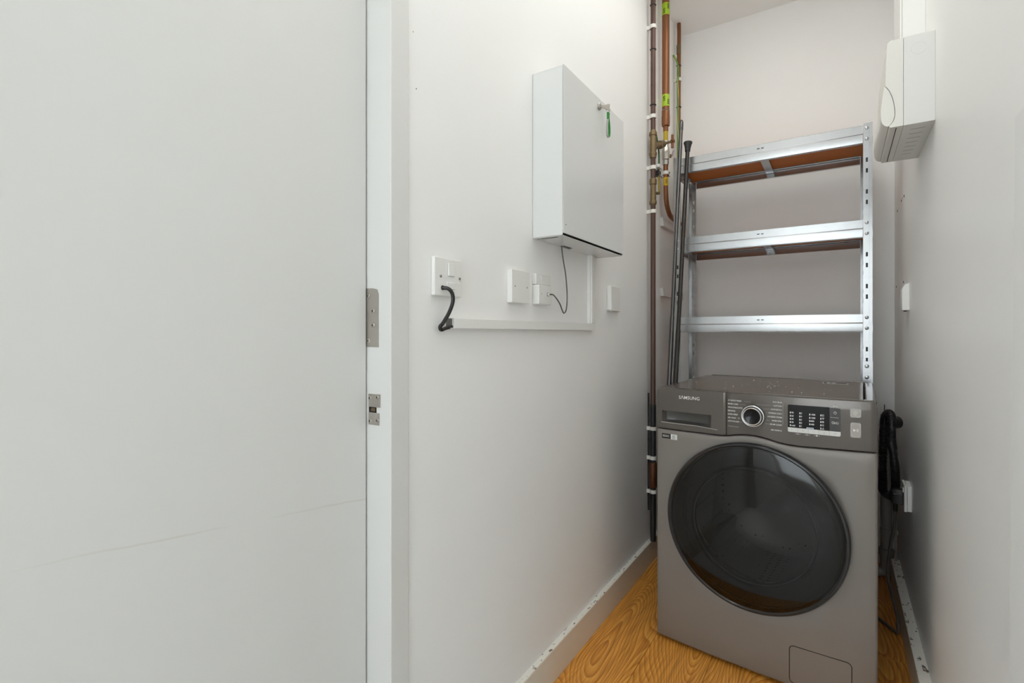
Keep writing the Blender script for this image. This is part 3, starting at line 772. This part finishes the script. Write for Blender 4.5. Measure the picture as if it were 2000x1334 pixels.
def wall_plate(name, label, y0, y1, z0, z1, depth, m=WPLAST, bevel=.003, cat='wall plate'):
    o = thing(name, label, cat, (WL, (y0 + y1)/2, (z0 + z1)/2))
    box('plate', m, 0, depth, -(y1 - y0)/2, (y1 - y0)/2, -(z1 - z0)/2, (z1 - z0)/2, o, bevel, 3)
    return o
sp = wall_plate('fused_spur_switch', 'white switched fuse spur with a black flex coming out of its front', .808, .900, 1.113, 1.197, .010)
yc, zc = .854, 1.155
box('rocker', WPLAST, .009, .0125, .852 - yc, .873 - yc, 1.158 - zc, 1.188 - zc, sp, .0015, 2)
box('rocker_shadow_gap', mat('gap_grey', (0.55, 0.54, 0.53), .7), .0095, .0103, .851 - yc, .874 - yc, 1.157 - zc, 1.189 - zc, sp)
box('fuse_carrier', WPLAST, .009, .0118, .848 - yc, .876 - yc, 1.124 - zc, 1.144 - zc, sp, .001, 2)
box('carrier_slot', DARK, .0118, .0121, .850 - yc, .872 - yc, 1.1285 - zc, 1.1293 - zc, sp)
for y in (.828, .892): screw(sp, (.0100, y - yc, .0005), (1, 0, 0), .0034, STEEL)
screw(sp, (.0117, .861 - yc, 1.129 - zc), (1, 0, 0), .0024, STEEL)
B().torus((.0105, .834 - yc, 1.131 - zc), (1, 0, 0), .0042, .0012, 20, 8).build('flex_outlet', BLACK, sp)
fx = B().tube(smoothpath([(WL + .010, .834, 1.131), (WL + .022, .840, 1.1285), (WL + .026, .848, 1.117), (WL + .025, .850, 1.100), (WL + .021, .843, 1.078), (WL + .017, .829, 1.056), (WL + .013, .823, 1.047), (WL + .011, .829, 1.0405), (WL + .009, .848, 1.0445), (WL + .009, .885, 1.0505)], 8), .0042, 12).build('flex', BLACKP, None)
tag(fx, 'short black flex looping from the fuse spur into the trunking end', 'cable')

bpz = wall_plate('blank_plate', 'plain white blanking plate with two screws beside the phone socket', 1.100, 1.190, 1.113, 1.200, .016, bevel=.002)
for y in (-.030, .030): screw(bpz, (.016, y, .0), (1, 0, 0), .0024, STEEL)
tel = thing('phone_socket', 'white two-piece phone socket with a thin grey cable plugged in', 'phone socket', (WL, 1.272, 1.158))
box('upper_faceplate', WPLAST, 0, .013, -.043, .043, .0125, .043, tel, .003, 3)
box('faceplate_window', WPLAST, .0125, .0136, -.014, .034, .016, .040, tel, .0004, 1)
box('lower_faceplate', WPLAST, 0, .022, -.043, .034, -.043, .0118, tel, .003, 3)
for y in (-.027, .027): screw(tel, (.022, y, -.0135), (1, 0, 0), .0018, STEEL)
box('jack_opening', DARK, .0215, .0223, .004, .0145, -.0185, -.0085, tel)
box('plug_tip', PALEBTN, .022, .0275, .0055, .0130, -.0175, -.0095, tel, .0008, 1)
gc = B().tube(smoothpath([(WL + .027, 1.281, 1.1445), (WL + .036, 1.290, 1.1425), (WL + .036, 1.325, 1.122), (WL + .030, 1.355, 1.102), (WL + .026, 1.375, 1.094), (WL + .022, 1.398, 1.108), (WL + .020, 1.407, 1.150), (WL + .018, 1.402, 1.210), (WL + .014, 1.392, 1.260), (WL + .012, 1.386, 1.296), (WL + .012, 1.385, 1.312)], 8), .0019, 8).build('phone_cable', mat('phone_cable_grey', (0.09, 0.085, 0.08), .45), None)
tag(gc, 'thin dark grey cable hanging from the wall box slot to the phone socket', 'cable')

# mini trunking in an L shape
tk = thing('cable_trunking', 'white L-shaped mini trunking below the wall box', 'trunking', (WL, .865, 1.043))
def tpart(name, y0, y1, z0, z1, d, m=WPLAST, bev=.0012): return box(name, m, 0.0002, d, y0 - .865, y1 - .865, z0 - 1.043, z1 - 1.043, tk, bev, 2)
tpart('horizontal_lid', .866, 1.633, 1.0435, 1.0665, .0165)
tpart('vertical_lid', 1.603, 1.633, 1.0668, 1.3005, .0165)
tpart('vertical_base', 1.597, 1.603, 1.0668, 1.3005, .0120)
tpart('open_end', .857, .866, 1.0455, 1.0660, .010, mat('trunk_inside', (0.14, 0.13, 0.12), .7), 0)
tpart('open_end_wall', .857, .8665, 1.0655, 1.0672, .015); tpart('open_end_wall', .857, .8665, 1.0435, 1.0450, .015)

sn = thing('door_sensor', 'small white sensor block on the left wall right of the trunking', 'sensor', (WL, 1.82, 1.163))
box('sensor_body', WPLAST, 0, .014, -.030, .056, -.047, .047, sn, .003, 3)
box('sensor_magnet', WPLAST, 0, .018, -.047, -.0305, -.044, .046, sn, .003, 3)
box('sensor_seam', PALEBTN, .0178, .0182, -.045, -.034, .004, .0048, sn)

# ------------------------------------------------------------------ pipes on the left wall
def clip(par, x, y, z, r, h=.016, m=CREAMP):
    # a plastic pipe clip: a foot on the wall and a C-shaped saddle
    b_ = B(); b_.box(WL, x, y - r*.55, y + r*.55, z - h/2, z + h/2)
    n = 20; ro, ri = r + .0035, r + .0003; rr = []
    for zz, rad in ((z - h/2, ri), (z - h/2, ro), (z + h/2, ro), (z + h/2, ri)):
        rr.append([(x + rad*math.cos(2*PI*k/n), y + rad*math.sin(2*PI*k/n), zz) for k in range(n)])
    rr.append(rr[0]); b_.rings(rr)
    return b_.build('pipe_clip', m, par, ang=40)
def tie(par, x, y, z, r, tail=(1, 0.2)):
    b_ = B(); b_.torus((x, y, z), (0.05, 0, 1), r + .0008, .0024, 24, 6)
    t = Vector((tail[0], tail[1], 0)).normalized(); p = Vector((x, y, z)) + t*(r + .001)
    b_.box(p.x - .003, p.x + .004, p.y - .003, p.y + .003, z - .0025, z + .0035)
    return b_.build('cable_tie', BLACK, par)

P1 = (-0.700, 2.2435)
p1 = thing('heating_pipe', 'dark brown copper riser pipe with white clips and brass valves, leftmost of the three pipes', 'pipe', (0, 0, 0))
B().cyl((P1[0], P1[1], .105), (P1[0], P1[1], ZC), .0110, 20).build('pipe', COPPERD, p1)
for z in (2.401, 2.001, 1.773, 1.577, .608, .477, .327): clip(p1, P1[0], P1[1], z, .011)
for z in (2.498, 2.300, 2.052): tie(p1, P1[0], P1[1], z, .011, (0.3, 1))
# Y-pattern stop valve
vz0, vz1 = 1.828, 1.922
B().lathe((P1[0], P1[1], vz0 - .012), (0, 0, 1), [(0, .0145), (.012, .0160), (.014, .0175), (.022, .0175), (.024, .0145), (.080, .0150), (.084, .0145), (.098, .0150), (.100, .0180), (.112, .0180), (.114, .0150), (.124, .0120)], 8).build('stop_valve_body', BRASS, p1, ang=20)
vd = Vector((.28, .80, .34)).normalized(); vo = Vector((P1[0], P1[1], 1.866))
sv = B().lathe(vo, vd, [(0, .0140), (.048, .0145), (.050, .0185), (.058, .0185), (.060, .0160), (.066, .0175), (.080, .0165), (.084, .0120), (.092, .0090), (.094, .0058), (.158, .0050)], 16).build('valve_branch', BRASS, p1)
u_, v_ = B().frame(vd); hb = B(); hc = vo + vd*.156
hb.cyl(hc - vd*.006, hc + vd*.008, .0095, 14); hb.cyl(hc + Vector((0, 0, .030)), hc - Vector((0, 0, .030)), .0062, 12)
hb.build('tee_handle', COPPER, sv)
bw = B(); bw.prism([(P1[1], 1.838), (P1[1] + .014, 1.842), (P1[1] + .046, 1.884), (P1[1] + .020, 1.905), (P1[1], 1.910)], 'x', P1[0] - .006, P1[0] + .009); bw.build('valve_web', BRASS, p1, .003, 2)
# check valve below
B().lathe((P1[0], P1[1], 1.606), (0, 0, 1), [(0, .0130), (.006, .0168), (.016, .0168), (.020, .0140), (.030, .0140), (.078, .0128), (.088, .0130), (.092, .0160), (.104, .0168), (.112, .0168), (.118, .0125)], 8).build('check_valve', BRASS, p1, ang=20)
B().lathe((P1[0], P1[1], 1.664), (.35, 1, 0), [(.008, .0050), (.026, .0050), (.027, .0066), (.036, .0066), (.038, .004)], 12).build('test_point', BRASS, p1)
# lagging on the lower run
B().lathe((P1[0], P1[1], .345), (0, 0, 1), [(0, .0150), (.004, .0175), (.108, .0175), (.112, .0150)], 16).build('pipe_lagging', mat('foil_lagging', srgb(96, 58, 32), .5, metal=.3, var=.5, vscale=120, bump=.6, bscale=150), p1)

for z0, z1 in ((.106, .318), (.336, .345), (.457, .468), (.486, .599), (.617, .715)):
    B().lathe((P1[0], P1[1], z0), (0, 0, 1), [(0, .0118), (.001, .0126), (z1 - z0 - .001, .0126), (z1 - z0, .0118)], 18).build('pipe_shade', BLACK, p1)  # black skin stands in for the shade on the lower pipe
bc = B().tube(smoothpath([(-.7220, 2.249, .765), (-.7218, 2.248, .60), (-.7222, 2.249, .42), (-.7218, 2.248, .24)], 6), .0042, 10).build('black_cable', BLACK, None)
tag(bc, 'black cable running down the left wall beside the lower riser pipe', 'cable')

# earth cables beside the riser
ec = thing('earth_cable', 'green earth cable clamped between the riser and the gas pipe', 'cable', (0, 0, 0))
B().tube(smoothpath([(-.706, 2.300, 1.955), (-.700, 2.325, 1.88), (-.700, 2.332, 1.82), (-.702, 2.328, 1.775), (-.702, 2.335, 1.735), (-.704, 2.352, 1.69), (-.706, 2.350, 1.68)], 6), .0036, 10).build('sheath', mat('dark_green_sheath', srgb(34, 92, 34), .4), ec)
B().tube(smoothpath([(-.696, 2.308, 1.755), (-.697, 2.320, 1.725), (-.698, 2.337, 1.685)], 6), .0032, 10).build('yellow_sheath', YELLOWP, ec)
box('terminal_block', WPLAST, -.727, -.688, 2.300, 2.345, 1.790, 1.806, ec, .003, 2)
box('earth_clamp', BLACK, -.715, -.688, 2.292, 2.328, 1.752, 1.775, ec, .003, 2)
for dy in (0, .014, .026): B().lathe((-.688, 2.298 + dy, 1.750 - .004*dy), (1, 0, 0), [(0, .0042), (.006, .0042), (.008, .002)], 10).build('clamp_screw', NICKEL, ec)

G = (-0.690, 2.405)
gp = thing('gas_pipe', 'wide orange copper gas pipe with lime GAS tape and a ball valve', 'pipe', (0, 0, 0))
B().cyl((G[0], G[1], 2.075), (G[0], G[1], ZC), .0172, 24).build('upper_pipe', COPPER, gp)
def tape(z0, z1, r, m, s, size, ang0, col=INK, flip=False):
    t = B().lathe((G[0], G[1], z0), (0, 0, 1), [(0, r), (z1 - z0, r)], 28, False, False).build('pipe_tape', m, gp)
    for da, dz, d_ in ang0:
        a = math.radians(da); e = Vector((math.cos(a), math.sin(a), 0))
        tx = text_mesh('tape_lettering', s, size, col, gp, Vector((G[0], G[1], (z0 + z1)/2 + dz)) + e*(r + .0005), (0, 0, 0), 'CENTER', .0003)
        # local x of the letters runs down the pipe, local y round it
        X_ = Vector((0, 0, -1)); Z_ = e; Y_ = Z_.cross(X_)
        if d_ < 0: X_, Y_ = -X_, -Y_
        tx.rotation_euler = Matrix((X_, Y_, Z_)).transposed().to_euler()
    return t
VA = -60   # direction from pipe to viewer in degrees
tape(2.531, 2.587, .0176, GASTAPE, 'GAS', .0135, ((VA + 26, .010, 1), (VA - 38, -.010, 1)))
tape(2.101, 2.157, .0176, GASTAPE, 'GAS', .0135, ((VA + 26, -.008, 1), (VA - 38, .008, 1)))
B().lathe((G[0], G[1], 1.985), (0, 0, 1), [(0, .0118), (.022, .0122), (.025, .0150), (.027, .0182), (.036, .0190), (.074, .0190), (.078, .0184), (.096, .0184), (.098, .0174)], 24).build('reducer', COPPER, gp)
B().torus((G[0], G[1], 2.084), (0, 0, 1), .0183, .0008, 28, 6).build('solder_ring', NICKEL, gp)
B().cyl((G[0], G[1], 1.930), (G[0], G[1], 1.990), .0112, 18).build('yellow_sleeve', YELLOWP, gp)
B().lathe((G[0], G[1], 1.828), (0, 0, 1), [(0, .0135), (.004, .0150), (.018, .0150), (.022, .0130), (.026, .0165), (.040, .0185), (.056, .0190), (.060, .0185), (.076, .0170), (.086, .0130), (.098, .0125), (.100, .0155), (.112, .0155), (.114, .011)], 8).build('ball_valve', NICKEL, gp, ang=22)
vs = B(); e = Vector((.45, .89, 0)); c_ = Vector((G[0], G[1], 1.876))
vs.cyl(c_, c_ + e*.034, .0055, 12); vs.cyl(c_ + e*.030 - Vector((0, 0, .008)), c_ + e*.030 + Vector((0, 0, .006)), .0066, 10)
vs.build('valve_spindle', BRASS, gp)
vs = B(); vs.tube([c_ + e*.030, c_ + e*.042 + Vector((0, 0, .004)), c_ + e*.052 + Vector((0, 0, .028))], .004, 8); vs.build('valve_lever', mat('lilac_lever', srgb(176, 160, 170), .4), gp)
B().tube(smoothpath([(G[0], G[1], 1.835), (G[0], G[1], 1.75), (G[0], G[1] + .002, 1.695), (G[0], G[1] + .016, 1.648), (G[0], G[1] + .052, 1.614), (G[0], G[1] + .105, 1.600), (G[0], G[1] + .26, 1.596)], 8), .0110, 18).build('lower_pipe', COPPER, gp)
clip(gp, G[0], G[1], 1.790, .011)
yt = tape(1.729, 1.768, .0114, YTAPE, 'GAS', .012, ((VA, 0, 1),))
bb = B(); bb.tube(smoothpath([(G[0] + .008, G[1] + .012, 1.792), (G[0] + .01, G[1] + .03, 1.800), (G[0] + .0, G[1] + .045, 1.790), (G[0] + .004, G[1] + .055, 1.788)], 5), .0016, 6)
bb.box(G[0] + .002, G[0] + .010, G[1] + .010, G[1] + .018, 1.776, 1.802); bb.build('bonding_strap', BLACK, gp)

P3 = (-0.705, 2.692)
p3 = thing('small_copper_pipe', 'narrow copper pipe rising to the ceiling, nearest the back corner', 'pipe', (0, 0, 0))
B().tube([(P3[0], P3[1], 1.50), (P3[0], P3[1], 2.3), (P3[0] + .002, P3[1], 2.60), (P3[0], P3[1] + .004, 2.66)], .0098, 16).build('pipe', COPPER, p3)
B().lathe((P3[0], P3[1], 2.488), (0, 0, 1), [(0, .0102), (.003, .0112), (.022, .0112), (.024, .0105), (.026, .0112), (.046, .0112), (.049, .0100)], 18).build('coupler', BRASS, p3)
for z in (2.355,): clip(p3, P3[0], P3[1], z, .0098)
for z in (2.428, 2.212): tie(p3, P3[0], P3[1], z, .0100, (0.6, 1))
ew = B().tube(smoothpath([(-.722, 2.650, 2.470), (-.714, 2.660, 2.455), (-.706, 2.673, 2.43), (-.702, 2.6755, 2.38), (-.704, 2.674, 2.355), (-.7055, 2.6755, 2.30), (-.7055, 2.677, 2.05), (-.7055, 2.677, 1.90), (-.706, 2.676, 1.80), (-.706, 2.672, 1.73), (-.71, 2.665, 1.68)], 8), .0048, 10).build('earth_wire', EARTH, None)
tag(ew, 'green and yellow earth wire strapped to the narrow copper pipe', 'wire')

# two white shelf battens on the left wall in the back corner
for z, nm in ((1.568, 'upper white timber batten on the left wall beneath the gas pipe bend'), (1.231, 'lower white timber batten on the left wall behind the leaning poles')):
    b_ = B(); b_.rings([[(WL, 2.425, z + .019), (WL, 2.440, z - .019), (WL, 2.80, z - .019), (WL, 2.80, z + .019)], [(WL + .018, 2.425, z + .019), (WL + .018, 2.440, z - .019), (WL + .018, 2.80, z - .019), (WL + .018, 2.80, z + .019)]], True, True, True)
    tag(b_.build('wall_batten', GLOSSW, None, .001, 1), nm, 'batten', 'white battens on the left wall')

# ------------------------------------------------------------------ right wall: consumer unit and fittings
cu = thing('consumer_unit', 'cream electrical consumer unit with a curved flap on the right wall', 'fuse box', (WR, 1.838, 1.577))
def cx(b_, name, m, bevel=0.0, par=cu, **k):
    b_.v = [(x - WR, y - 1.838, z - 1.577) for x, y, z in b_.v]; return b_.build(name, m, par, bevel, **k)
CU = mat('consumer_unit_plastic', (0.74, 0.735, 0.71), .36)
CUC = mat('consumer_cover_plastic', (0.76, 0.745, 0.70), .36)
cx(B().box(.1405, WR, 1.671, 2.005, 1.577, 1.808), 'base_housing', CU, .0012)
arc = [(p.x, p.y) for p in smoothpath([(.1095, 1.582, 0), (.1170, 1.590, 0), (.1222, 1.604, 0), (.1228, 1.622, 0), (.1190, 1.650, 0), (.1115, 1.674, 0), (.1015, 1.691, 0)], 5)]
arc2 = [(x - .0011, z) for x, z in arc][::-1]
cov = cx(B().prism([(.1400, 1.5775), (.112, 1.5775)] + arc + [ (.1055, 1.800), (.1125, 1.8075), (.1400, 1.8075)], 'y', 1.6715, 2.0045), 'front_cover', CUC, .0006, ang=30)
cx(B().prism([(.103, 1.5835), (.098, 1.588), (.0945, 1.595), (.0928, 1.603), (.092, 1.615), (.0922, 1.630), (.0937, 1.645), (.0962, 1.665), (.0994, 1.688)] + arc2, 'y', 1.6728, 2.0032), 'hinged_flap', CUC, .0004, ang=30)
cx(B().torus((.1715, 1.671, 1.772), (0, 1, 0), .0155, .0006, 32, 6), 'knockout_ring', CU)
cx(B().box(.1250, .1268, 1.680, 1.996, 1.5768, 1.579), 'cover_slot', DARK)
for k in range(7): cx(B().box(.158, .190 - .0015*k, 1.712 + .038*k, 1.7133 + .038*k, 1.5767, 1.579), 'vent_slot', mat('vent_grey', (0.2, 0.19, 0.18), .7))
t2 = thing('riser_trunking', 'white square trunking rising from the consumer unit to the ceiling', 'trunking', (.176, 1.95, 1.808))
box('trunking_body', WPLAST, -.024, .029, -.105, .09, 0, ZC - 1.808, t2, .001, 1)
box('trunking_lid', WPLAST, -.029, -.0242, -.103, .088, 0, ZC - 1.808, t2, .0015, 2)

ft = thing('junction_fitting', 'small white surface fitting high on the right wall beside the rack', 'wall fitting', (WR, 2.27, 1.16))
b_ = B().prism([(0, -.046), (-.019, -.046), (-.021, -.043), (-.021, .028), (-.012, .046), (0, .048)], 'y', -.028, .030); b_.build('fitting_cover', WPLAST, ft, .0015, 2)
box('fitting_base', WPLAST, -.012, 0, .031, .062, -.042, .034, ft, .0015, 2)
b_ = B(); b_.cyl((-.010, 0, -.046), (-.010, 0, -.0495), .005, 10); b_.build('cable_hole', DARK, ft)

so = thing('wall_socket', 'white mains socket low on the right wall behind the machine', 'socket', (WR, 2.215, .470))
box('back_box', WPLAST, -.012, 0, -.043, .043, -.043, .043, so, .002, 2)
box('faceplate', WPLAST, -.021, -.0125, -.0445, .0445, -.0445, .0445, so, .0025, 2)
box('socket_rocker', WPLAST, -.024, -.020, -.030, -.018, .018, .034, so, .001, 1)
pg = thing('mains_plug', 'black mains plug with its long grey lead in the right wall socket', 'plug', (.163, 2.215, .465))
b_ = B(); b_.rings([[(.0205, y*1.0, z) for y, z in ((-.024, -.022), (.024, -.022), (.024, .012), (.012, .026), (-.012, .026), (-.024, .012))], [(-.006, y, z) for y, z in ((-.024, -.022), (.024, -.022), (.024, .012), (.012, .026), (-.012, .026), (-.024, .012))], [(-.014, y*.8, z*.8) for y, z in ((-.024, -.022), (.024, -.022), (.024, .012), (.012, .026), (-.012, .026), (-.024, .012))]], True, True, True)
b_.build('plug_body', BLACK, pg, .002, 2)
B().lathe((0, 0, -.020), (0, 0, -1), [(0, .008), (.006, .0085), (.012, .0065), (.016, .008), (.022, .0062), (.026, .0075), (.034, .0055)], 14).build('strain_relief', BLACK, pg)
O = Vector((.163, 2.215, .465))
lead = [(.163, 2.215, .43), (.163, 2.22, .40), (.160, 2.235, .34), (.152, 2.27, .255), (.147, 2.29, .175), (.150, 2.285, .13), (.158, 2.25, .095), (.166, 2.19, .060), (.168, 2.165, .030), (.164, 2.17, .009), (.150, 2.195, .007), (.130, 2.23, .007), (.112, 2.255, .007), (.06, 2.32, .007)]
B().tube([Vector(p) - O for p in smoothpath(lead, 8)], .0048, 12).build('lead', GCABLE, pg)

# corrugated drain hose hooked at the rear of the machine
dh = thing('drain_hose', 'black corrugated drain hose hooked over beside the machine', 'hose', (.15, 2.33, .70))
path = smoothpath([(.138, 2.380, .44), (.138, 2.378, .60), (.140, 2.374, .690), (.146, 2.364, .724), (.154, 2.34, .737), (.159, 2.315, .727), (.1585, 2.30, .690), (.158, 2.30, .655), (.162, 2.30, .610), (.167, 2.295, .56), (.170, 2.30, .51), (.170, 2.315, .462), (.160, 2.345, .430), (.146, 2.385, .424), (.132, 2.42, .448), (.12, 2.44, .50)], 90)
tot = [0.0]
for a, b_ in zip(path[:-1], path[1:]): tot.append(tot[-1] + (b_ - a).length)
rad = [.0128 + .0014*(1 if (t % .0052) < .0026 else -1) for t in tot]
O = Vector((.15, 2.33, .70))
B().tube([p - O for p in path], .0135, 14, rad).build('hose', BLACK, dh)
sd = [Vector((.163, 2.318, .748)), Vector((.1665, 2.306, .716)), Vector((.165, 2.303, .675)), Vector((.166, 2.30, .630))]
g = B(); g.tube([p - O for p in smoothpath([(.1565, 2.31, .655), (.1575, 2.303, .635), (.1605, 2.302, .612)], 6)], .0165, 14); g.build('hose_collar', BLACK, dh)
g = B(); g.lathe(Vector((.160, 2.36, .700)) - O, (.8, .6, 0), [(0, .014), (.004, .020), (.03, .022), (.034, .018)], 18); g.build('hose_hook_knob', BLACK, dh)
box('hose_bracket', BLACK, .1405 - .15, .1425 - .15, 2.35 - 2.33, 2.375 - 2.33, .69 - .70, .765 - .70, dh, .0005, 1)

# waste pipe in the back corner
wp = thing('waste_pipe', 'grey plastic waste pipe with collars standing in the back right corner', 'pipe', (.165, 2.655, 0))
B().cyl((0, 0, .03), (0, 0, .69), .0200, 24).build('pipe', PVCG, wp)
for z0, z1, r in ((.480, .504, .0222), (.185, .212, .0222)): B().lathe((0, 0, z0), (0, 0, 1), [(0, .0205), (.001, r), (z1 - z0 - .001, r), (z1 - z0, .0205)], 24).build('pipe_collar', PVCG, wp)
B().lathe((0, 0, .095), (0, 0, 1), [(0, .0215), (.002, .0260), (.030, .0260), (.032, .0215)], 24).build('compression_ring', PVCG, wp)
B().tube(smoothpath([(0, 0, .10), (0, 0, .055), (-.008, .0, .030), (-.030, .0, .0235), (-.06, 0, .0235), (-.085, 0, .045), (-.088, 0, .075), (-.088, 0, .20)], 6), .0215, 20).build('trap_bend', PVCG, wp)
B().lathe((-.088, 0, .115), (0, 0, 1), [(0, .0215), (.002, .0255), (.028, .0255), (.030, .0215)], 24).build('compression_ring', PVCG, wp)
for z in (.492, .200): box('pipe_bracket', CREAMP, .016, .040, -.008, .008, z - .010, z + .010, wp, .002, 1)
tag(B().cyl((.1925, 2.585, .10), (.1925, 2.585, .50), .0045, 10).build('conduit', PVCG, None), 'thin grey conduit running up the right wall beside the waste pipe', 'conduit')

# flat white board standing against the right wall at the edge of view
bq = B(); bq.rings([[(x, y, z) for y, z in ((-.15, .107), (.953, .107), (.907, 1.314), (-.15, 1.314))] for x in (.191, .2035)], True, True, True)
tag(bq.build('flat_board', mat('pale_grey_board', (0.85, 0.845, 0.835), .5), None, .001, 1), 'flat pale grey board against the right wall at the edge of the view', 'board')

# unseen fitting added around the cupboard fill light
cl = thing('fill_light_panel', 'flat white panel added around the cupboard fill light', 'ceiling light', (-.26, 1.50, ZC))
fr_ = B(); fr_.box(-.22, .22, -.77, -.752, -.022, 0); fr_.box(-.22, .22, .752, .77, -.022, 0); fr_.box(-.22, -.202, -.752, .752, -.022, 0); fr_.box(.202, .22, -.752, .752, -.022, 0)
fr_.build('frame', WPLAST, cl)
box('diffuser', WPLAST, -.202, .202, -.752, .752, -.012, -.002, cl)
# ------------------------------------------------------------------ hall pendant (overhead, out of frame)
pl = thing('pendant_lamp', 'white pendant bulb holder hanging from the hall ceiling', 'lamp', (-.33, .33, ZC))
B().lathe((0, 0, 0), (0, 0, -1), [(0, .04), (.02, .04), (.03, .01)], 24).build('ceiling_rose', WPLAST, pl)
B().cyl((0, 0, -.03), (0, 0, -.34), .003, 8).build('cord', WPLAST, pl)
B().lathe((0, 0, -.34), (0, 0, -1), [(0, .012), (.03, .018), (.045, .018)], 16).build('lamp_holder', WPLAST, pl)
pt = bpy.data.lights.new('bulb_light', 'POINT'); pt.energy = 1.1; pt.shadow_soft_size = 0.05; pt.color = (1.0, .98, .95)
po = bpy.data.objects.new('bulb_light', pt); C.objects.link(po); po.parent = pl; po.location = (0, 0, -.47)
bpy.context.view_layer.update()
